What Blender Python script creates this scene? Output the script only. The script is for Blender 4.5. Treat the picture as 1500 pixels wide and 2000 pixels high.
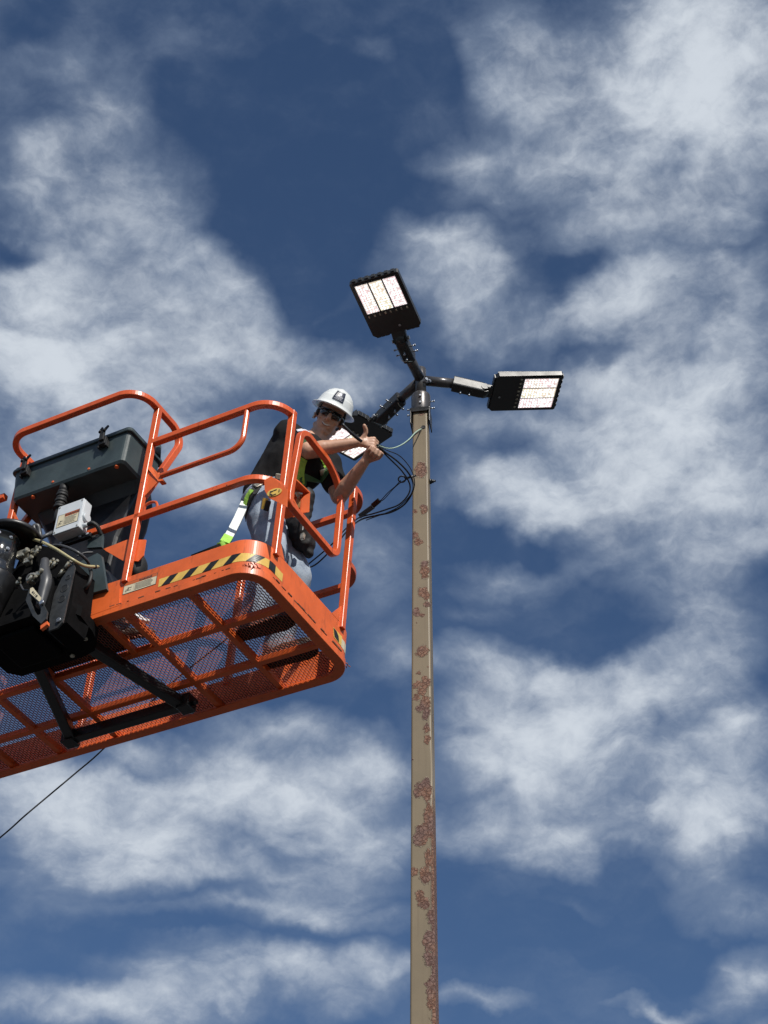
import bpy, bmesh, math, random
from mathutils import Vector, Matrix, noise
random.seed(7)
R = math.radians
for o in list(bpy.data.objects): bpy.data.objects.remove(o)
scene = bpy.context.scene
COL = scene.collection

# ------------------------------------------------------------------ camera
cam_d = bpy.data.cameras.new('camera')
cam = bpy.data.objects.new('camera', cam_d); COL.objects.link(cam)
cam_d.sensor_fit = 'VERTICAL'; cam_d.sensor_height = 24.0; cam_d.lens = 24.0*3800/2000
cam_d.clip_start = 0.1; cam_d.clip_end = 2000
xr = Vector((0.99994, -0.00737, 0.00838)).normalized(); dn = Vector((0.01116, 0.66054, -0.75071)).normalized(); fw = xr.cross(dn).normalized()
cam.matrix_world = Matrix(((xr.x, -dn.x, -fw.x, 0), (xr.y, -dn.y, -fw.y, 0), (xr.z, -dn.z, -fw.z, 1.6), (0, 0, 0, 1)))
scene.camera = cam

# the platform's own frame: it hangs three degrees out of level
RWB = Matrix(((0.8662, 0.497, 0.0514), (-0.4976, 0.8674, -0.0013), (-0.0453, -0.0244, 0.9987)))
MB = Matrix.Translation((-0.636, 7.4394, 7.7684)) @ RWB.to_4x4()
SUNB = Vector((.92, -.75, 1.0)).normalized()
SUNW = (RWB @ SUNB).normalized()

# ------------------------------------------------------------------ node helpers
def N(nt, typ, **kw):
    n = nt.nodes.new(typ)
    ins = kw.pop('ins', {})
    for k, v in kw.items(): setattr(n, k, v)
    for k, v in ins.items():
        if hasattr(v, 'is_output') or isinstance(v, bpy.types.NodeSocket): nt.links.new(v, n.inputs[k])
        else: n.inputs[k].default_value = v
    return n
def M(nt, op, a, b=None, c=None, clamp=False):
    ins = {0: a}
    if b is not None: ins[1] = b
    if c is not None: ins[2] = c
    return N(nt, 'ShaderNodeMath', operation=op, use_clamp=clamp, ins=ins).outputs[0]
def mixc(nt, fac, a, b):
    n = nt.nodes.new('ShaderNodeMix'); n.data_type = 'RGBA'
    for s, v in ((n.inputs['Factor'], fac), (n.inputs[6], a), (n.inputs[7], b)):
        if isinstance(v, bpy.types.NodeSocket): nt.links.new(v, s)
        else: s.default_value = (v if not isinstance(v, tuple) or len(v) == 4 else (*v, 1))
    return n.outputs[2]
def ss(nt, v, a, b, lo=0.0, hi=1.0):
    n = N(nt, 'ShaderNodeMapRange', interpolation_type='SMOOTHSTEP', ins={0: v, 1: a, 2: b, 3: lo, 4: hi})
    return n.outputs[0]

# ------------------------------------------------------------------ world
SKY_STRENGTH = 0.075; CK = 1.0
# banks of cloud taken from image pixels: compass direction, elevation, half widths (radians), thickness
CLOUDS = [(-0.304,0.917,0.068,0.019,0.32),(-0.276,0.937,0.048,0.016,0.22),(-0.232,0.915,0.064,0.029,0.4),(-0.19,0.954,0.034,0.022,0.22),(-0.152,0.963,0.052,0.013,0.18),(-0.215,0.883,0.099,0.036,0.5),(-0.27,0.876,0.061,0.029,0.43),(-0.221,0.857,0.101,0.026,0.54),(-0.274,0.85,0.054,0.019,0.4),(-0.171,0.865,0.056,0.023,0.32),(-0.261,0.805,0.09,0.036,1.0),(-0.212,0.819,0.088,0.03,0.8),(-0.165,0.834,0.07,0.03,0.7),(-0.126,0.832,0.06,0.03,0.7),(-0.097,0.813,0.044,0.024,0.5),(-0.248,0.783,0.084,0.03,0.9),(-0.184,0.793,0.086,0.023,0.75),(-0.125,0.798,0.068,0.02,0.6),(-0.072,0.789,0.087,0.019,0.6),(-0.215,0.766,0.102,0.023,0.8),(-0.034,0.787,0.053,0.017,0.55),(-0.235,0.743,0.076,0.037,0.9),(-0.16,0.74,0.069,0.027,0.5),(-0.119,0.754,0.056,0.017,0.45),(-0.116,0.723,0.068,0.024,0.5),(-0.238,0.711,0.057,0.027,0.6),(-0.137,0.774,0.066,0.017,0.5),(-0.046,0.721,0.036,0.02,0.35),(0.193,0.947,0.136,0.042,0.8),(0.262,0.914,0.112,0.055,1.2),(0.205,0.905,0.114,0.039,0.9),(0.149,0.892,0.094,0.026,0.8),(0.072,0.903,0.07,0.017,0.55),(0.292,0.946,0.084,0.031,0.8),(0.185,0.863,0.095,0.026,0.8),(0.099,0.882,0.063,0.02,0.5),(0.107,0.962,0.057,0.036,0.4),(0.13,0.931,0.071,0.029,0.65),(0.264,0.863,0.068,0.023,0.7),(-0.013,0.957,0.035,0.01,0.3),(-0.024,0.903,0.022,0.007,0.2),(0.045,0.855,0.067,0.015,0.65),(0.041,0.837,0.061,0.02,0.55),(0.068,0.828,0.06,0.024,0.65),(0.098,0.814,0.064,0.017,0.6),(0.151,0.817,0.053,0.015,0.45),(0.202,0.828,0.058,0.017,0.5),(0.258,0.806,0.06,0.033,0.85),(0.22,0.782,0.069,0.03,0.9),(0.222,0.756,0.089,0.037,1.23),(0.161,0.748,0.081,0.024,0.9),(0.151,0.728,0.098,0.027,1.12),(0.235,0.715,0.073,0.04,1.12),(0.109,0.727,0.068,0.019,1.01),(0.061,0.758,0.037,0.027,0.5),(0.209,0.681,0.071,0.02,0.78),(0.164,0.695,0.061,0.017,0.56),(0.158,0.785,0.052,0.017,0.45),(0.105,0.764,0.056,0.014,0.56),(0.067,0.732,0.037,0.014,0.5),(0.079,0.687,0.044,0.012,0.5),(0.061,0.669,0.026,0.01,0.3),(0.06,0.642,0.055,0.015,0.65),(0.107,0.618,0.078,0.03,1.23),(0.08,0.595,0.069,0.027,0.88),(0.178,0.626,0.069,0.023,0.95),(0.143,0.598,0.08,0.03,1.04),(0.156,0.571,0.101,0.03,1.1),(0.217,0.595,0.043,0.039,0.94),(0.079,0.564,0.059,0.02,0.99),(0.114,0.548,0.054,0.016,0.88),(0.2,0.558,0.05,0.02,0.88),(0.219,0.641,0.041,0.02,0.73),(0.142,0.644,0.05,0.013,0.45),(-0.059,0.61,0.07,0.013,0.77),(-0.108,0.587,0.081,0.02,0.94),(-0.045,0.585,0.081,0.027,0.94),(-0.096,0.565,0.1,0.023,1.1),(-0.187,0.558,0.078,0.029,1.1),(-0.019,0.557,0.068,0.023,1.04),(-0.139,0.539,0.085,0.02,0.94),(-0.055,0.533,0.082,0.015,0.83),(-0.036,0.516,0.065,0.013,0.77),(-0.211,0.576,0.047,0.02,0.77),(-0.001,0.591,0.033,0.023,0.66),(-0.194,0.529,0.049,0.016,0.66),(-0.159,0.601,0.024,0.017,0.44),(-0.176,0.466,0.087,0.016,0.99),(-0.092,0.486,0.075,0.016,0.88),(-0.04,0.481,0.071,0.019,0.94),(0.006,0.494,0.026,0.013,0.66),(0.054,0.468,0.033,0.008,0.77),(-0.125,0.47,0.063,0.013,0.66),(0.194,0.518,0.045,0.014,0.66),(0.204,0.485,0.033,0.019,0.99),(0.157,0.476,0.029,0.005,0.66),(0.209,0.461,0.025,0.009,0.66),(0.004,0.645,0.03,0.02,0.5),(-0.003,0.677,0.031,0.031,0.5),(0.188,0.536,0.038,0.015,0.66),(0.118,0.52,0.027,0.007,0.33),(-0.017,0.7,0.031,0.021,0.4),(-0.07,0.905,0.098,0.077,-0.65),(-0.062,0.856,0.062,0.037,-0.43),(0.027,0.952,0.052,0.026,-0.36),(-0.304,0.942,0.043,0.012,-0.22),(-0.28,0.833,0.034,0.01,-0.36),(0.077,0.784,0.034,0.009,-0.22),(0.059,0.705,0.036,0.015,-0.36),(0.139,0.652,0.051,0.013,-0.36),(-0.008,0.617,0.021,0.017,-0.22),(0.112,0.512,0.076,0.016,-0.43),(-0.129,0.507,0.053,0.01,-0.36),(-0.074,0.819,0.025,0.017,-0.29),(0.163,0.497,0.03,0.013,-0.36),(0.047,0.514,0.031,0.033,-0.36),(0.135,0.839,0.035,0.008,-0.22),(-0.06,0.83,0.035,0.014,-0.29),(0.113,0.698,0.035,0.01,-0.22),(0.167,0.795,0.029,0.008,-0.22),(-0.179,0.925,0.027,0.019,-0.22),(0.265,0.837,0.029,0.007,-0.22),(0.043,0.596,0.012,0.02,-0.14),(-0.142,0.493,0.03,0.006,-0.22),(-0.028,0.81,0.03,0.01,-0.22),(0.231,0.836,0.077,0.018,0.65),(0.189,0.814,0.072,0.023,0.6),(0.136,0.781,0.075,0.02,0.5),(0.209,0.66,0.058,0.017,0.5),(-0.086,0.512,0.077,0.011,0.5),(-0.174,0.511,0.056,0.013,0.45),(0.202,0.739,0.097,0.05,0.5),(-0.063,0.963,0.07,0.01,0.18),(0.001,0.919,0.033,0.02,0.15)]
world = bpy.data.worlds.new('World'); scene.world = world; world.use_nodes = True
nt = world.node_tree; nt.nodes.clear()
sky = nt.nodes.new('ShaderNodeTexSky'); sky.sky_type = 'NISHITA'; sky.sun_disc = False
sky.sun_elevation = math.asin(SUNW.z)
sky.sun_rotation = math.atan2(SUNW.x, SUNW.y)
sky.altitude = 600; sky.air_density = 1.0; sky.dust_density = 0.3; sky.ozone_density = 2.5
tc = nt.nodes.new('ShaderNodeTexCoord')
sep = N(nt, 'ShaderNodeSeparateXYZ', ins={0: tc.outputs['Generated']})
D = tc.outputs['Generated']
az = M(nt, 'ARCTAN2', sep.outputs[0], sep.outputs[1]); el = M(nt, 'ARCSINE', sep.outputs[2])
P = N(nt, 'ShaderNodeCombineXYZ', ins={0: az, 1: el, 2: 0.0}).outputs[0]
def vscale(v, s): return N(nt, 'ShaderNodeVectorMath', operation='SCALE', ins={0: v, 'Scale': s}).outputs[0]
def vadd(a, b): return N(nt, 'ShaderNodeVectorMath', operation='ADD', ins={0: a, 1: b}).outputs[0]
def noise_(v, sc, det, ro=.55): return N(nt, 'ShaderNodeTexNoise', ins={'Vector': v, 'Scale': sc, 'Detail': det, 'Roughness': ro})
def warpv(v, sc, amt, det=3.0): return vscale(vadd(noise_(v, sc, det).outputs['Color'], (-.5, -.5, -.5)), amt)
PW = vadd(P, vadd(warpv(D, 13.0, .055, 2.0), warpv(D, 40.0, .022, 4.0)))
acc = None
for (cx, cy, rx, ry, k) in CLOUDS:
    mp = N(nt, 'ShaderNodeMapping', vector_type='POINT', ins={'Vector': PW, 'Location': (-cx/rx, -cy/ry, 0), 'Scale': (1/rx, 1/ry, 1)})
    g = N(nt, 'ShaderNodeTexGradient', gradient_type='SPHERICAL', ins={0: mp.outputs[0]}).outputs['Fac']
    acc = M(nt, 'MULTIPLY', g, k) if acc is None else M(nt, 'MULTIPLY_ADD', g, k, acc)
# away from the banks placed above, the same broken layer goes on
far_ = N(nt, 'ShaderNodeVectorMath', operation='DISTANCE', ins={0: P, 1: (0.0, 0.72, 0)}).outputs['Value']
gen = ss(nt, noise_(D, 4.5, 4.0).outputs['Fac'], 0.44, 0.64, 0.0, 0.9)
acc = M(nt, 'ADD', acc, M(nt, 'MULTIPLY', gen, ss(nt, far_, 0.30, 0.48)))
veil = ss(nt, acc, -.45, .70)
cover = M(nt, 'SUBTRACT', 1.0, M(nt, 'EXPONENT', M(nt, 'MULTIPLY', M(nt, 'MAXIMUM', M(nt, 'ADD', acc, M(nt, 'MULTIPLY', veil, .30)), 0.0), -CK)))
PR = N(nt, 'ShaderNodeMapping', vector_type='POINT', ins={'Vector': vadd(P, warpv(D, 11.0, .10, 4.0)), 'Rotation': (0, 0, R(-32)), 'Scale': (.72, 1.35, 1)}).outputs[0]
PR2 = N(nt, 'ShaderNodeMapping', vector_type='POINT', ins={'Vector': vadd(P, warpv(D, 30.0, .035, 5.0)), 'Rotation': (0, 0, R(-38)), 'Scale': (.6, 1.5, 1)}).outputs[0]
DW = vadd(D, warpv(D, 16.0, .06, 4.0))
n1 = noise_(PR, 14.0, 9.0, .57).outputs['Fac']
n2 = noise_(PR2, 42.0, 8.0, .62).outputs['Fac']
nn = M(nt, 'ADD', M(nt, 'MULTIPLY', M(nt, 'SUBTRACT', n1, .5), 2.3), M(nt, 'MULTIPLY', M(nt, 'SUBTRACT', n2, .5), 1.15))
dens = M(nt, 'ADD', M(nt, 'MULTIPLY', cover, 1.15), M(nt, 'MULTIPLY', nn, M(nt, 'ADD', M(nt, 'MULTIPLY', cover, .30), .33)))
alpha = ss(nt, dens, -0.08, 1.22)
bright = ss(nt, M(nt, 'ADD', dens, M(nt, 'MULTIPLY', M(nt, 'SUBTRACT', noise_(DW, 24.0, 5.0).outputs['Fac'], .5), .6)), 0.40, 1.15)
ccol = mixc(nt, bright, (3.9, 4.9, 6.6, 1), (9.6, 10.4, 11.4, 1))
skycol = N(nt, 'ShaderNodeVectorMath', operation='MULTIPLY', ins={0: sky.outputs[0], 1: (.88, 1.03, 1.18)}).outputs[0]
skymix = mixc(nt, M(nt, 'MULTIPLY', alpha, 0.96), skycol, ccol)
bg = N(nt, 'ShaderNodeBackground', ins={'Color': skymix, 'Strength': SKY_STRENGTH})
out = nt.nodes.new('ShaderNodeOutputWorld'); nt.links.new(bg.outputs[0], out.inputs[0])

# ------------------------------------------------------------------ sun, exposure
sun_d = bpy.data.lights.new('sun', 'SUN'); sun_d.energy = 5.0; sun_d.angle = R(0.53); sun_d.color = (1.0, 0.955, 0.88)
sun = bpy.data.objects.new('sun', sun_d); COL.objects.link(sun)
sun.rotation_euler = SUNW.to_track_quat('Z', 'Y').to_euler()
vs = scene.view_settings; vs.view_transform = 'Standard'; vs.look = 'None'; vs.gamma = 1.0; vs.use_curve_mapping = False; vs.exposure = -0.15
scene.render.engine = 'CYCLES'

# ------------------------------------------------------------------ materials
def mat(name, col, rough=0.5, metal=0.0, spec=0.5, var=0.0, vscale_=8.0, bump=0.0, bscale=60.0, chips=None, extra=None, coat=0.0):
    m = bpy.data.materials.new(name); m.use_nodes = True
    t = m.node_tree; b = t.nodes['Principled BSDF']
    b.inputs['Roughness'].default_value = rough; b.inputs['Metallic'].default_value = metal
    b.inputs['Specular IOR Level'].default_value = spec
    b.inputs['Coat Weight'].default_value = coat
    b.inputs['Coat Roughness'].default_value = 0.15
    co = t.nodes.new('ShaderNodeTexCoord').outputs['Object']
    c = (*col, 1)
    if var or chips or extra:
        n = N(t, 'ShaderNodeTexNoise', ins={'Vector': co, 'Scale': vscale_, 'Detail': 6.0, 'Roughness': 0.65}).outputs['Fac']
        f = ss(t, n, 0.3, 0.7)
        c = mixc(t, f, tuple(x*(1-var) for x in col), tuple(min(1, x*(1+var*.6)) for x in col))
        r_ = M(t, 'ADD', M(t, 'MULTIPLY', M(t, 'SUBTRACT', n, .5), .35), rough, clamp=True)
        t.links.new(r_, b.inputs['Roughness'])
    if chips:
        cc, lo, sc = chips
        n2_ = N(t, 'ShaderNodeTexNoise', ins={'Vector': co, 'Scale': sc, 'Detail': 5.0, 'Roughness': 0.6}).outputs['Fac']
        n3_ = N(t, 'ShaderNodeTexNoise', ins={'Vector': co, 'Scale': sc*.13, 'Detail': 2.0}).outputs['Fac']
        k = ss(t, M(t, 'ADD', n2_, M(t, 'MULTIPLY', M(t, 'SUBTRACT', n3_, .5), .45)), lo, lo+.015)
        c = mixc(t, k, c, (*cc, 1))
    if extra: c = extra(t, co, c, b)
    if isinstance(c, bpy.types.NodeSocket): t.links.new(c, b.inputs['Base Color'])
    else: b.inputs['Base Color'].default_value = c
    if bump:
        nb = N(t, 'ShaderNodeTexNoise', ins={'Vector': co, 'Scale': bscale, 'Detail': 4.0}).outputs['Fac']
        bp = N(t, 'ShaderNodeBump', ins={'Height': nb, 'Strength': bump, 'Distance': 0.004}); t.links.new(bp.outputs[0], b.inputs['Normal'])
    return m
def grime(t, co, c, b):
    w = N(t, 'ShaderNodeTexNoise', ins={'Vector': N(t, 'ShaderNodeMapping', ins={'Vector': co, 'Scale': (9, 9, 2.2)}).outputs[0], 'Scale': 3.0, 'Detail': 7.0, 'Roughness': .7}).outputs['Fac']
    return mixc(t, ss(t, w, .52, .72, 0, .45), c, (.17, .055, .022, 1))
ORANGE = mat('orange_paint', (.76, .136, .029), .44, var=.14, vscale_=5, bump=.03, bscale=35, chips=((.05, .03, .022), .75, 26), extra=grime, coat=.06)
ORANGE_T = mat('orange_rail_paint', (.70, .112, .026), .34, var=.16, vscale_=7, bump=.06, bscale=45, chips=((.09, .045, .03), .74, 38), extra=grime, coat=.08)
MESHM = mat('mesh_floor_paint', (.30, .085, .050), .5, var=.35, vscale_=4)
CONSOLE = mat('console_plastic', (.050, .068, .070), .42, var=.25, vscale_=6, bump=.1, bscale=90)
BLACK = mat('black_steel_paint', (.012, .012, .013), .38, var=.5, vscale_=14, bump=.1, bscale=40, chips=((.07, .065, .06), .74, 30))
GRIMY = mat('grimy_black_paint', (.005, .005, .0055), .85, spec=.10, var=.5, vscale_=12, bump=.4, bscale=25)
GLOSS = mat('glossy_black_paint', (.018, .019, .021), .16, var=.4, vscale_=9, bump=.05, bscale=30, coat=.6)
RUBBER = mat('black_rubber', (.014, .014, .014), .6, bump=.1)
STEEL = mat('zinc_bolt', (.40, .42, .45), .38, metal=.85)
PLATE = mat('worn_black_plate', (.034, .036, .037), .5, var=.4, vscale_=18, bump=.15, bscale=50, chips=((.12, .11, .10), .72, 30))
DULL = mat('dirty_fitting_metal', (.50, .47, .38), .3, metal=.7, var=.4, vscale_=40)
LAMPB = mat('bronze_lamp_paint', (.022, .023, .024), .40, var=.12, vscale_=8, bump=.015, bscale=160)
BRKT = mat('bronze_bracket_paint', (.095, .088, .086), .30, metal=.45, var=.12, vscale_=8, bump=.01, bscale=120)
WHITEBOX = mat('white_powder_coat', (.62, .65, .67), .4, var=.08, vscale_=12)
CREAM = mat('cream_label', (.68, .60, .42), .5, var=.1, vscale_=20)
LINE = mat('label_print', (.05, .045, .04), .5)
ORLBL = mat('orange_label_header', (.55, .12, .03), .5)
YEL = mat('yellow_tape', (.78, .50, .11), .42, var=.14, vscale_=20, chips=((.35, .2, .08), .72, 40))
BLK = mat('black_tape', (.018, .017, .016), .4, var=.3, vscale_=30, chips=((.25, .13, .05), .74, 50))
SKIN = mat('skin', (.52, .29, .19), .46, var=.20, vscale_=22, bump=.12, bscale=120)
HAIR = mat('dark_hair', (.012, .010, .009), .6, bump=.5, bscale=200)
SHIRT = mat('black_cotton', (.014, .0135, .014), .85, spec=.2, var=.3, vscale_=12, bump=.3, bscale=220)
BEARD = mat('stubble', (.16, .10, .07), .7)
LIP = mat('lips', (.24, .09, .07), .5)
TEETH = mat('teeth', (.7, .66, .58), .4)
HATM = mat('white_hard_hat_shell', (.80, .82, .80), .28, var=.05, vscale_=10, coat=.4)
NAVY = mat('navy_sticker', (.018, .024, .045), .35, var=.3, vscale_=40)
PALE = mat('pale_print', (.62, .63, .68), .5)
GLASS_D = mat('dark_sunglass_lens', (.006, .007, .009), .08, coat=.5)
HIVIS = mat('hivis_webbing', (.36, .66, .09), .55, var=.12, vscale_=40, bump=.3, bscale=300)
WEBG = mat('dark_green_webbing', (.05, .14, .055), .7, bump=.3, bscale=300)
WEBB = mat('black_webbing', (.02, .022, .02), .75, bump=.3, bscale=300)
WEBW = mat('grey_white_webbing', (.74, .78, .76), .7, var=.1, vscale_=60, bump=.3, bscale=300)
POUCH = mat('black_nylon_pouch', (.018, .018, .019), .65, var=.3, vscale_=15, bump=.4, bscale=90)
YPLAS = mat('yellow_plastic', (.80, .52, .10), .4, var=.1, vscale_=30)
WOOD = mat('hammer_handle_wood', (.42, .25, .10), .5, var=.2, vscale_=30)
CABLE = mat('black_cable_jacket', (.010, .010, .012), .42)
GREENW = mat('green_wire_jacket', (.36, .48, .38), .4)
TANH = mat('tan_hose', (.42, .37, .20), .38)
GREYH = mat('grey_hose', (.055, .056, .06), .42)
SOLE = mat('brown_boot_leather', (.045, .022, .013), .65, var=.4, vscale_=25, bump=.3, bscale=80)
CONC = mat('concrete_footing', (.33, .31, .28), .9, var=.2, vscale_=6, bump=.4, bscale=30)
LIDP = mat('clear_plastic', (.75, .78, .80), .12, coat=.5)
def denim_x(t, co, c, b):
    f = ss(t, N(t, 'ShaderNodeTexNoise', ins={'Vector': co, 'Scale': 6.0, 'Detail': 3.0}).outputs['Fac'], .38, .62)
    c = mixc(t, f, (.16, .20, .27, 1), (.36, .42, .50, 1))
    w = N(t, 'ShaderNodeTexNoise', ins={'Vector': co, 'Scale': 90.0, 'Detail': 3.0}).outputs['Fac']
    return mixc(t, ss(t, w, .35, .65, 0, .25), c, (.50, .56, .62, 1))
DENIM = mat('faded_denim', (.3, .35, .43), .85, spec=.15, extra=denim_x, bump=.5, bscale=250)

def asphalt_x(t, co, c, b):
    w = N(t, 'ShaderNodeTexNoise', ins={'Vector': co, 'Scale': .35, 'Detail': 5.0}).outputs['Fac']
    v = N(t, 'ShaderNodeTexVoronoi', ins={'Vector': co, 'Scale': 70.0}).outputs['Distance']
    return mixc(t, ss(t, v, .2, .5, .0, .5), mixc(t, w, (.022, .022, .023, 1), (.040, .039, .038, 1)), (.07, .07, .068, 1))
ASPH = mat('asphalt', (.05, .05, .05), .92, extra=asphalt_x, bump=.6, bscale=80)

# LED modules: warm and cool chips behind a moulded lens, seen lit
def led_mat(ta, tb):
    m = bpy.data.materials.new('lit_led_lens'); m.use_nodes = True; t = m.node_tree; b = t.nodes['Principled BSDF']
    co = t.nodes.new('ShaderNodeTexCoord').outputs['Object']
    v = N(t, 'ShaderNodeTexVoronoi', ins={'Vector': co, 'Scale': 62.0, 'Randomness': .25})
    hue = N(t, 'ShaderNodeTexNoise', ins={'Vector': co, 'Scale': 11.0, 'Detail': 1.0}).outputs['Fac']
    tint = mixc(t, ss(t, hue, .42, .56), (*ta, 1), (*tb, 1))
    ring = ss(t, v.outputs['Distance'], .42, .60)
    c = mixc(t, M(t, 'MULTIPLY', ring, .66), (.98, .98, 1.0, 1), tint)
    t.links.new(c, b.inputs['Emission Color']); 
    t.links.new(ss(t, v.outputs['Distance'], .30, .62, 1.6, .82), b.inputs['Emission Strength'])
    b.inputs['Base Color'].default_value = (.6, .6, .58, 1); b.inputs['Roughness'].default_value = .2
    return m
LED = [led_mat((1, .55, .55), (1, .78, .62)), led_mat((1, .88, .45), (1, .74, .45)), led_mat((1, .50, .56), (1, .66, .66))]
LEDE = bpy.data.materials.new('led_lens_glow'); LEDE.use_nodes = True
_b = LEDE.node_tree.nodes['Principled BSDF']; _b.inputs['Emission Color'].default_value = (1, .97, .93, 1); _b.inputs['Emission Strength'].default_value = 2.6; _b.inputs['Base Color'].default_value = (.7, .7, .7, 1)

# pole paint with flaking rust patches at their own places, taken from image pixels
RUST = [(0.004,9.035,0.04,0.078),(0.02,8.734,0.022,0.042),(-0.034,8.73,0.014,0.019),(-0.032,8.55,0.028,0.028),(-0.009,8.503,0.028,0.028),(0.023,8.296,0.028,0.076),(0.013,8.143,0.034,0.044),(0.033,8.118,0.021,0.035),(0.032,8.056,0.021,0.026),(-0.02,8.01,0.027,0.039),(0.002,7.987,0.021,0.017),(0.006,7.749,0.04,0.046),(-0.013,7.61,0.013,0.016),(0.021,7.544,0.03,0.048),(-0.022,7.535,0.023,0.025),(0.002,7.49,0.03,0.036),(0.02,7.416,0.03,0.056),(-0.027,7.454,0.02,0.021),(0.027,7.352,0.026,0.056),(-0.009,7.381,0.026,0.024),(0.027,7.257,0.02,0.031),(0.026,7.188,0.02,0.031),(-0.013,6.921,0.019,0.019),(0.024,6.891,0.032,0.089),(-0.011,6.882,0.032,0.034),(0.035,6.758,0.025,0.073),(0.027,6.657,0.031,0.058),(-0.003,6.628,0.043,0.072),(0.034,6.5,0.025,0.064),(0.015,6.41,0.036,0.056),(-0.038,6.435,0.022,0.028),(-0.009,6.3,0.03,0.034),(0.012,6.257,0.036,0.041),(0.038,6.183,0.024,0.047),(0.03,6.063,0.03,0.066),(0.036,5.971,0.027,0.052),(0.045,5.867,0.017,0.032),(0.04,5.803,0.026,0.051),(0.044,5.74,0.024,0.032),(0.024,5.837,0.017,0.016),(0.006,9.478,0.023,0.015),(0.047,5.664,0.014,0.025)]
def pole_x(t, co, c, b):
    s = N(t, 'ShaderNodeSeparateXYZ', ins={0: co})
    wn = N(t, 'ShaderNodeTexNoise', ins={'Vector': co, 'Scale': 24.0, 'Detail': 8.0, 'Roughness': .72})
    wv = N(t, 'ShaderNodeVectorMath', operation='SCALE', ins={0: N(t, 'ShaderNodeVectorMath', operation='ADD', ins={0: wn.outputs['Color'], 1: (-.5, -.5, -.5)}).outputs[0], 'Scale': .075}).outputs[0]
    pw_ = N(t, 'ShaderNodeVectorMath', operation='MULTIPLY', ins={0: N(t, 'ShaderNodeVectorMath', operation='ADD', ins={0: co, 1: wv}).outputs[0], 1: (1, 0, 1)}).outputs[0]
    a = None
    for (x, z, rx, rz) in RUST:
        mp = N(t, 'ShaderNodeMapping', vector_type='POINT', ins={'Vector': pw_, 'Location': (-x/rx, 0, -z/rz), 'Scale': (1/rx, 1, 1/rz)})
        g = N(t, 'ShaderNodeTexGradient', gradient_type='SPHERICAL', ins={0: mp.outputs[0]}).outputs['Fac']
        a = g if a is None else M(t, 'MAXIMUM', a, g)
    # the right-hand edge has lost its paint lower down
    edge = M(t, 'MULTIPLY', ss(t, s.outputs[0], .032, .052), ss(t, s.outputs[2], 7.8, 6.0))
    a = M(t, 'MAXIMUM', a, M(t, 'MULTIPLY', edge, .30))
    # odd pimples anywhere
    v = N(t, 'ShaderNodeTexVoronoi', ins={'Vector': co, 'Scale': 9.0}).outputs['Distance']
    a = M(t, 'MAXIMUM', a, ss(t, v, .075, .03, 0, .5))
    rust = ss(t, a, .14, .20); rim = M(t, 'MULTIPLY', ss(t, a, .06, .13), M(t, 'SUBTRACT', 1.0, rust))
    fl = N(t, 'ShaderNodeTexNoise', ins={'Vector': co, 'Scale': 95.0, 'Detail': 5.0, 'Roughness': .7}).outputs['Fac']
    vor = N(t, 'ShaderNodeTexVoronoi', feature='DISTANCE_TO_EDGE', ins={'Vector': N(t, 'ShaderNodeVectorMath', operation='ADD', ins={0: co, 1: N(t, 'ShaderNodeVectorMath', operation='SCALE', ins={0: wn.outputs['Color'], 'Scale': .03}).outputs[0]}).outputs[0], 'Scale': 48.0}).outputs['Distance']
    crack = ss(t, vor, .02, .12)
    tone = N(t, 'ShaderNodeTexNoise', ins={'Vector': co, 'Scale': 7.0, 'Detail': 3.0}).outputs['Fac']
    rc = mixc(t, ss(t, fl, .36, .64), mixc(t, ss(t, tone, .4, .6), (.105, .050, .038, 1), (.15, .062, .034, 1)), mixc(t, ss(t, tone, .4, .6), (.20, .125, .105, 1), (.25, .145, .10, 1)))
    rc = mixc(t, M(t, 'ADD', M(t, 'MULTIPLY', crack, .45), .55), (.085, .040, .030, 1), rc)
    streak = N(t, 'ShaderNodeTexNoise', ins={'Vector': N(t, 'ShaderNodeMapping', ins={'Vector': co, 'Scale': (60, 60, 1.6)}).outputs[0], 'Scale': 1.0, 'Detail': 4.0}).outputs['Fac']
    c = mixc(t, ss(t, streak, .50, .74, 0, .38), c, (.125, .085, .050, 1))
    c = mixc(t, M(t, 'MULTIPLY', rim, .7), c, (.30, .245, .175, 1))
    c = mixc(t, rust, c, rc)
    h = M(t, 'ADD', M(t, 'MULTIPLY', M(t, 'MULTIPLY', rust, crack), .9), M(t, 'MULTIPLY', rust, M(t, 'MULTIPLY', fl, .8)))
    h = M(t, 'ADD', h, M(t, 'MULTIPLY', rim, .5))
    bp = N(t, 'ShaderNodeBump', ins={'Height': h, 'Strength': .9, 'Distance': .004}); t.links.new(bp.outputs[0], b.inputs['Normal'])
    t.links.new(M(t, 'ADD', M(t, 'MULTIPLY', rust, .35), .5), b.inputs['Roughness'])
    return c
POLEM = mat('tan_pole_paint', (.186, .142, .086), .5, var=.10, vscale_=3.5, extra=pole_x)

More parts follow.
